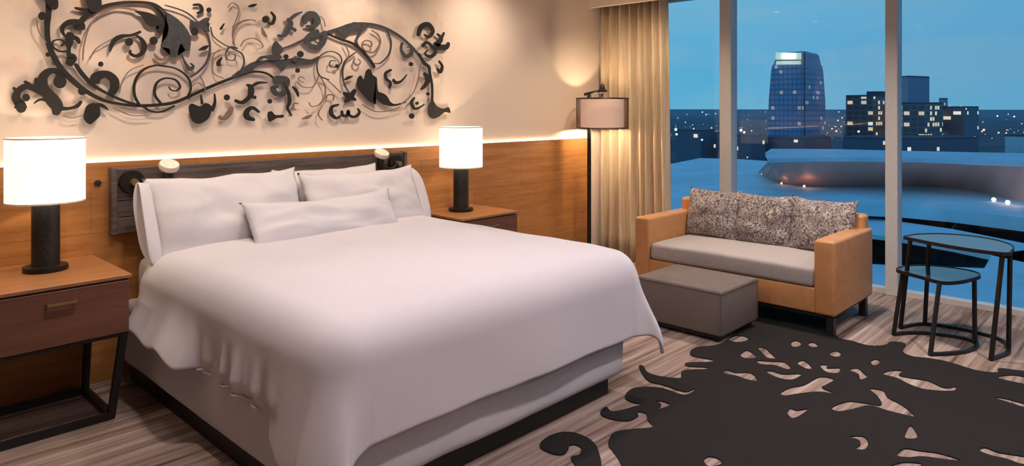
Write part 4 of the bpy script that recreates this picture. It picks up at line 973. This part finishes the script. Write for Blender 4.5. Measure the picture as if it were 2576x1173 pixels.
# lamps at the foot of the curved wall
def facade_lamp(px, y, mat, r, label, e=0, z=ZL):
    p = onz(px, y, z)
    b = bmesh.new(); bmesh.ops.create_uvsphere(b, u_segments=10, v_segments=8, radius=r, matrix=Matrix.Translation(p + Vector((0, 0, r + .02))))
    tag(obj('facade_lamp', b, mat, smooth=True), label, 'lamp', 'lamps along the curved brown wall')
    if e:
        l = bpy.data.lights.new('facade_glow', 'POINT'); l.energy = e; l.color = (1, .5, .3); l.shadow_soft_size = 1
        o = bpy.data.objects.new('facade_glow', l); C.objects.link(o); o.location = p + Vector((-2.0, -2.0, 2.0))
facade_lamp(2500, 508, M['white_light'], .55, 'bright lamp at the foot of the curved wall, left of the right pair', 120)
facade_lamp(2535, 515, M['white_light'], .55, 'bright lamp at the foot of the curved wall, rightmost in view', 120)
facade_lamp(2023, 472, M['amber_light'], .40, 'small pinkish lamp under the left part of the curved wall', 60)
facade_lamp(1966, 464, M['amber_light'], .35, 'small pinkish lamp nearer the left tip of the curved wall', 50)
facade_lamp(1917, 440, M['amber_light'], .30, 'small pinkish lamp at the left tip of the curved wall', 40)
# scattered city lights
rl = random.Random(5); bmw = bmesh.new(); bma = bmesh.new(); bmr = bmesh.new()
for k in range(230):
    y = 282 + 78 * rl.random() ** .75; px = 1640 + rl.random() * 1000
    if y > 330 and 1640 < px < 1900 and rl.random() < .3: continue
    p = onz(px, y, GZ + 4); Z = (p - Vector((0, 0, EYE))).length; s = Z * rl.choice([.0004, .0005, .0007, .0010])
    b = rl.choice([bmw, bmw, bma, bma, bmr]) if y > 285 else rl.choice([bma, bmr, bmw])
    bmesh.ops.create_icosphere(b, subdivisions=1, radius=s, matrix=Matrix.Translation(p + Vector((0, 0, 2))))
for (px, y, s, b) in ((1700, 326, .0022, bmw), (1702, 338, .0018, bmw), (1766, 352, .0016, bmw), (1864, 328, .0022, bmw), (1872, 333, .0018, bmw), (2104, 330, .0016, bmr), (1790, 322, .0012, bma), (1745, 324, .0012, bma), (2160, 331, .0018, bmw), (1880, 396, .001, bmw), (2418, 268.5, .0014, bmr), (2428, 269, .0010, bmr), (2390, 268, .0012, bmr), (2475, 327, .0018, bma), (2512, 334, .0014, bma)):
    Z = 380 if y > 300 else 900
    bmesh.ops.create_icosphere(b, subdivisions=1, radius=s * Z, matrix=Matrix.Translation(ond(px, y, Z)))
for bm, m_, nm, lb in ((bmw, 'white_light', 'city_lights', 'white points of light scattered over the city'), (bma, 'amber_light', 'city_lights', 'amber points of light scattered over the city'), (bmr, 'red_light', 'city_lights', 'red points of light scattered over the city')):
    tag(obj(nm, bm, M[m_]), lb, 'lights', kind='stuff')
#CITYEND
# ------------------------------------------------------------------ sky
w = bpy.data.worlds.new('dusk_sky'); bpy.context.scene.world = w; w.use_nodes = True
nt = w.node_tree; nt.nodes.clear()
N_ = lambda k: nt.nodes.new('ShaderNode' + k)
out = N_('OutputWorld'); bg = N_('Background'); tc = N_('TexCoord'); sp = N_('SeparateXYZ'); rp = N_('ValToRGB'); mp = N_('Mapping'); ns = N_('TexNoise'); mx = N_('MixRGB'); r2 = N_('ValToRGB')
L_ = nt.links.new
L_(tc.outputs['Generated'], sp.inputs[0]); L_(sp.outputs[2], rp.inputs[0])
e = rp.color_ramp.elements; e[0].position = 0; e[0].color = srgb(84, 157, 192); e[1].position = 1; e[1].color = srgb(40, 95, 150)
for p_, c_ in ((.06, srgb(80, 152, 192)), (.18, srgb(94, 160, 196)), (.4, srgb(70, 135, 190))):
    q = e.new(p_); q.color = c_
mp.inputs['Scale'].default_value = (2.2, 2.2, 11); L_(tc.outputs['Generated'], mp.inputs[0]); L_(mp.outputs[0], ns.inputs['Vector']); ns.inputs['Scale'].default_value = 1.6; ns.inputs['Detail'].default_value = 5
L_(ns.outputs['Fac'], r2.inputs[0]); r2.color_ramp.elements[0].position = .40; r2.color_ramp.elements[0].color = (0, 0, 0, 1); r2.color_ramp.elements[1].position = .64; r2.color_ramp.elements[1].color = (.75, .75, .75, 1)
L_(r2.outputs[0], mx.inputs[0]); L_(rp.outputs[0], mx.inputs[1]); mx.inputs[2].default_value = srgb(112, 158, 186)
az = N_('MapRange'); az.inputs[1].default_value = -.1; az.inputs[2].default_value = .75; az.inputs[3].default_value = 0; az.inputs[4].default_value = 1; L_(sp.outputs[1], az.inputs[0])
m3 = N_('MixRGB'); m3.blend_type = 'MULTIPLY'; m3.inputs[0].default_value = 1; m4 = N_('MixRGB'); L_(az.outputs[0], m4.inputs[0]); m4.inputs[1].default_value = (.62, .78, .86, 1); m4.inputs[2].default_value = (1.25, 1.12, 1.03, 1)
L_(mx.outputs[0], m3.inputs[1]); L_(m4.outputs[0], m3.inputs[2])
L_(m3.outputs[0], bg.inputs[0]); bg.inputs[1].default_value = 1.12; L_(bg.outputs[0], out.inputs[0])

# ------------------------------------------------------------------ camera
cam = bpy.data.cameras.new('camera'); co = bpy.data.objects.new('camera', cam); C.objects.link(co)
co.location = (0, 0, EYE); co.rotation_euler = (PI / 2, 0, YAW - PI / 2)
cam.sensor_fit = 'HORIZONTAL'; cam.sensor_width = 36; cam.lens = 36 * F / 2576
cam.shift_x = 0; cam.shift_y = -(1173 / 2 - HY) / 2576
cam.clip_start = .05; cam.clip_end = 60000
sc = bpy.context.scene; sc.camera = co
sc.view_settings.view_transform = 'Standard'; sc.view_settings.look = 'None'; sc.view_settings.gamma = 1; sc.view_settings.exposure = .28
sc.view_settings.use_curve_mapping = False
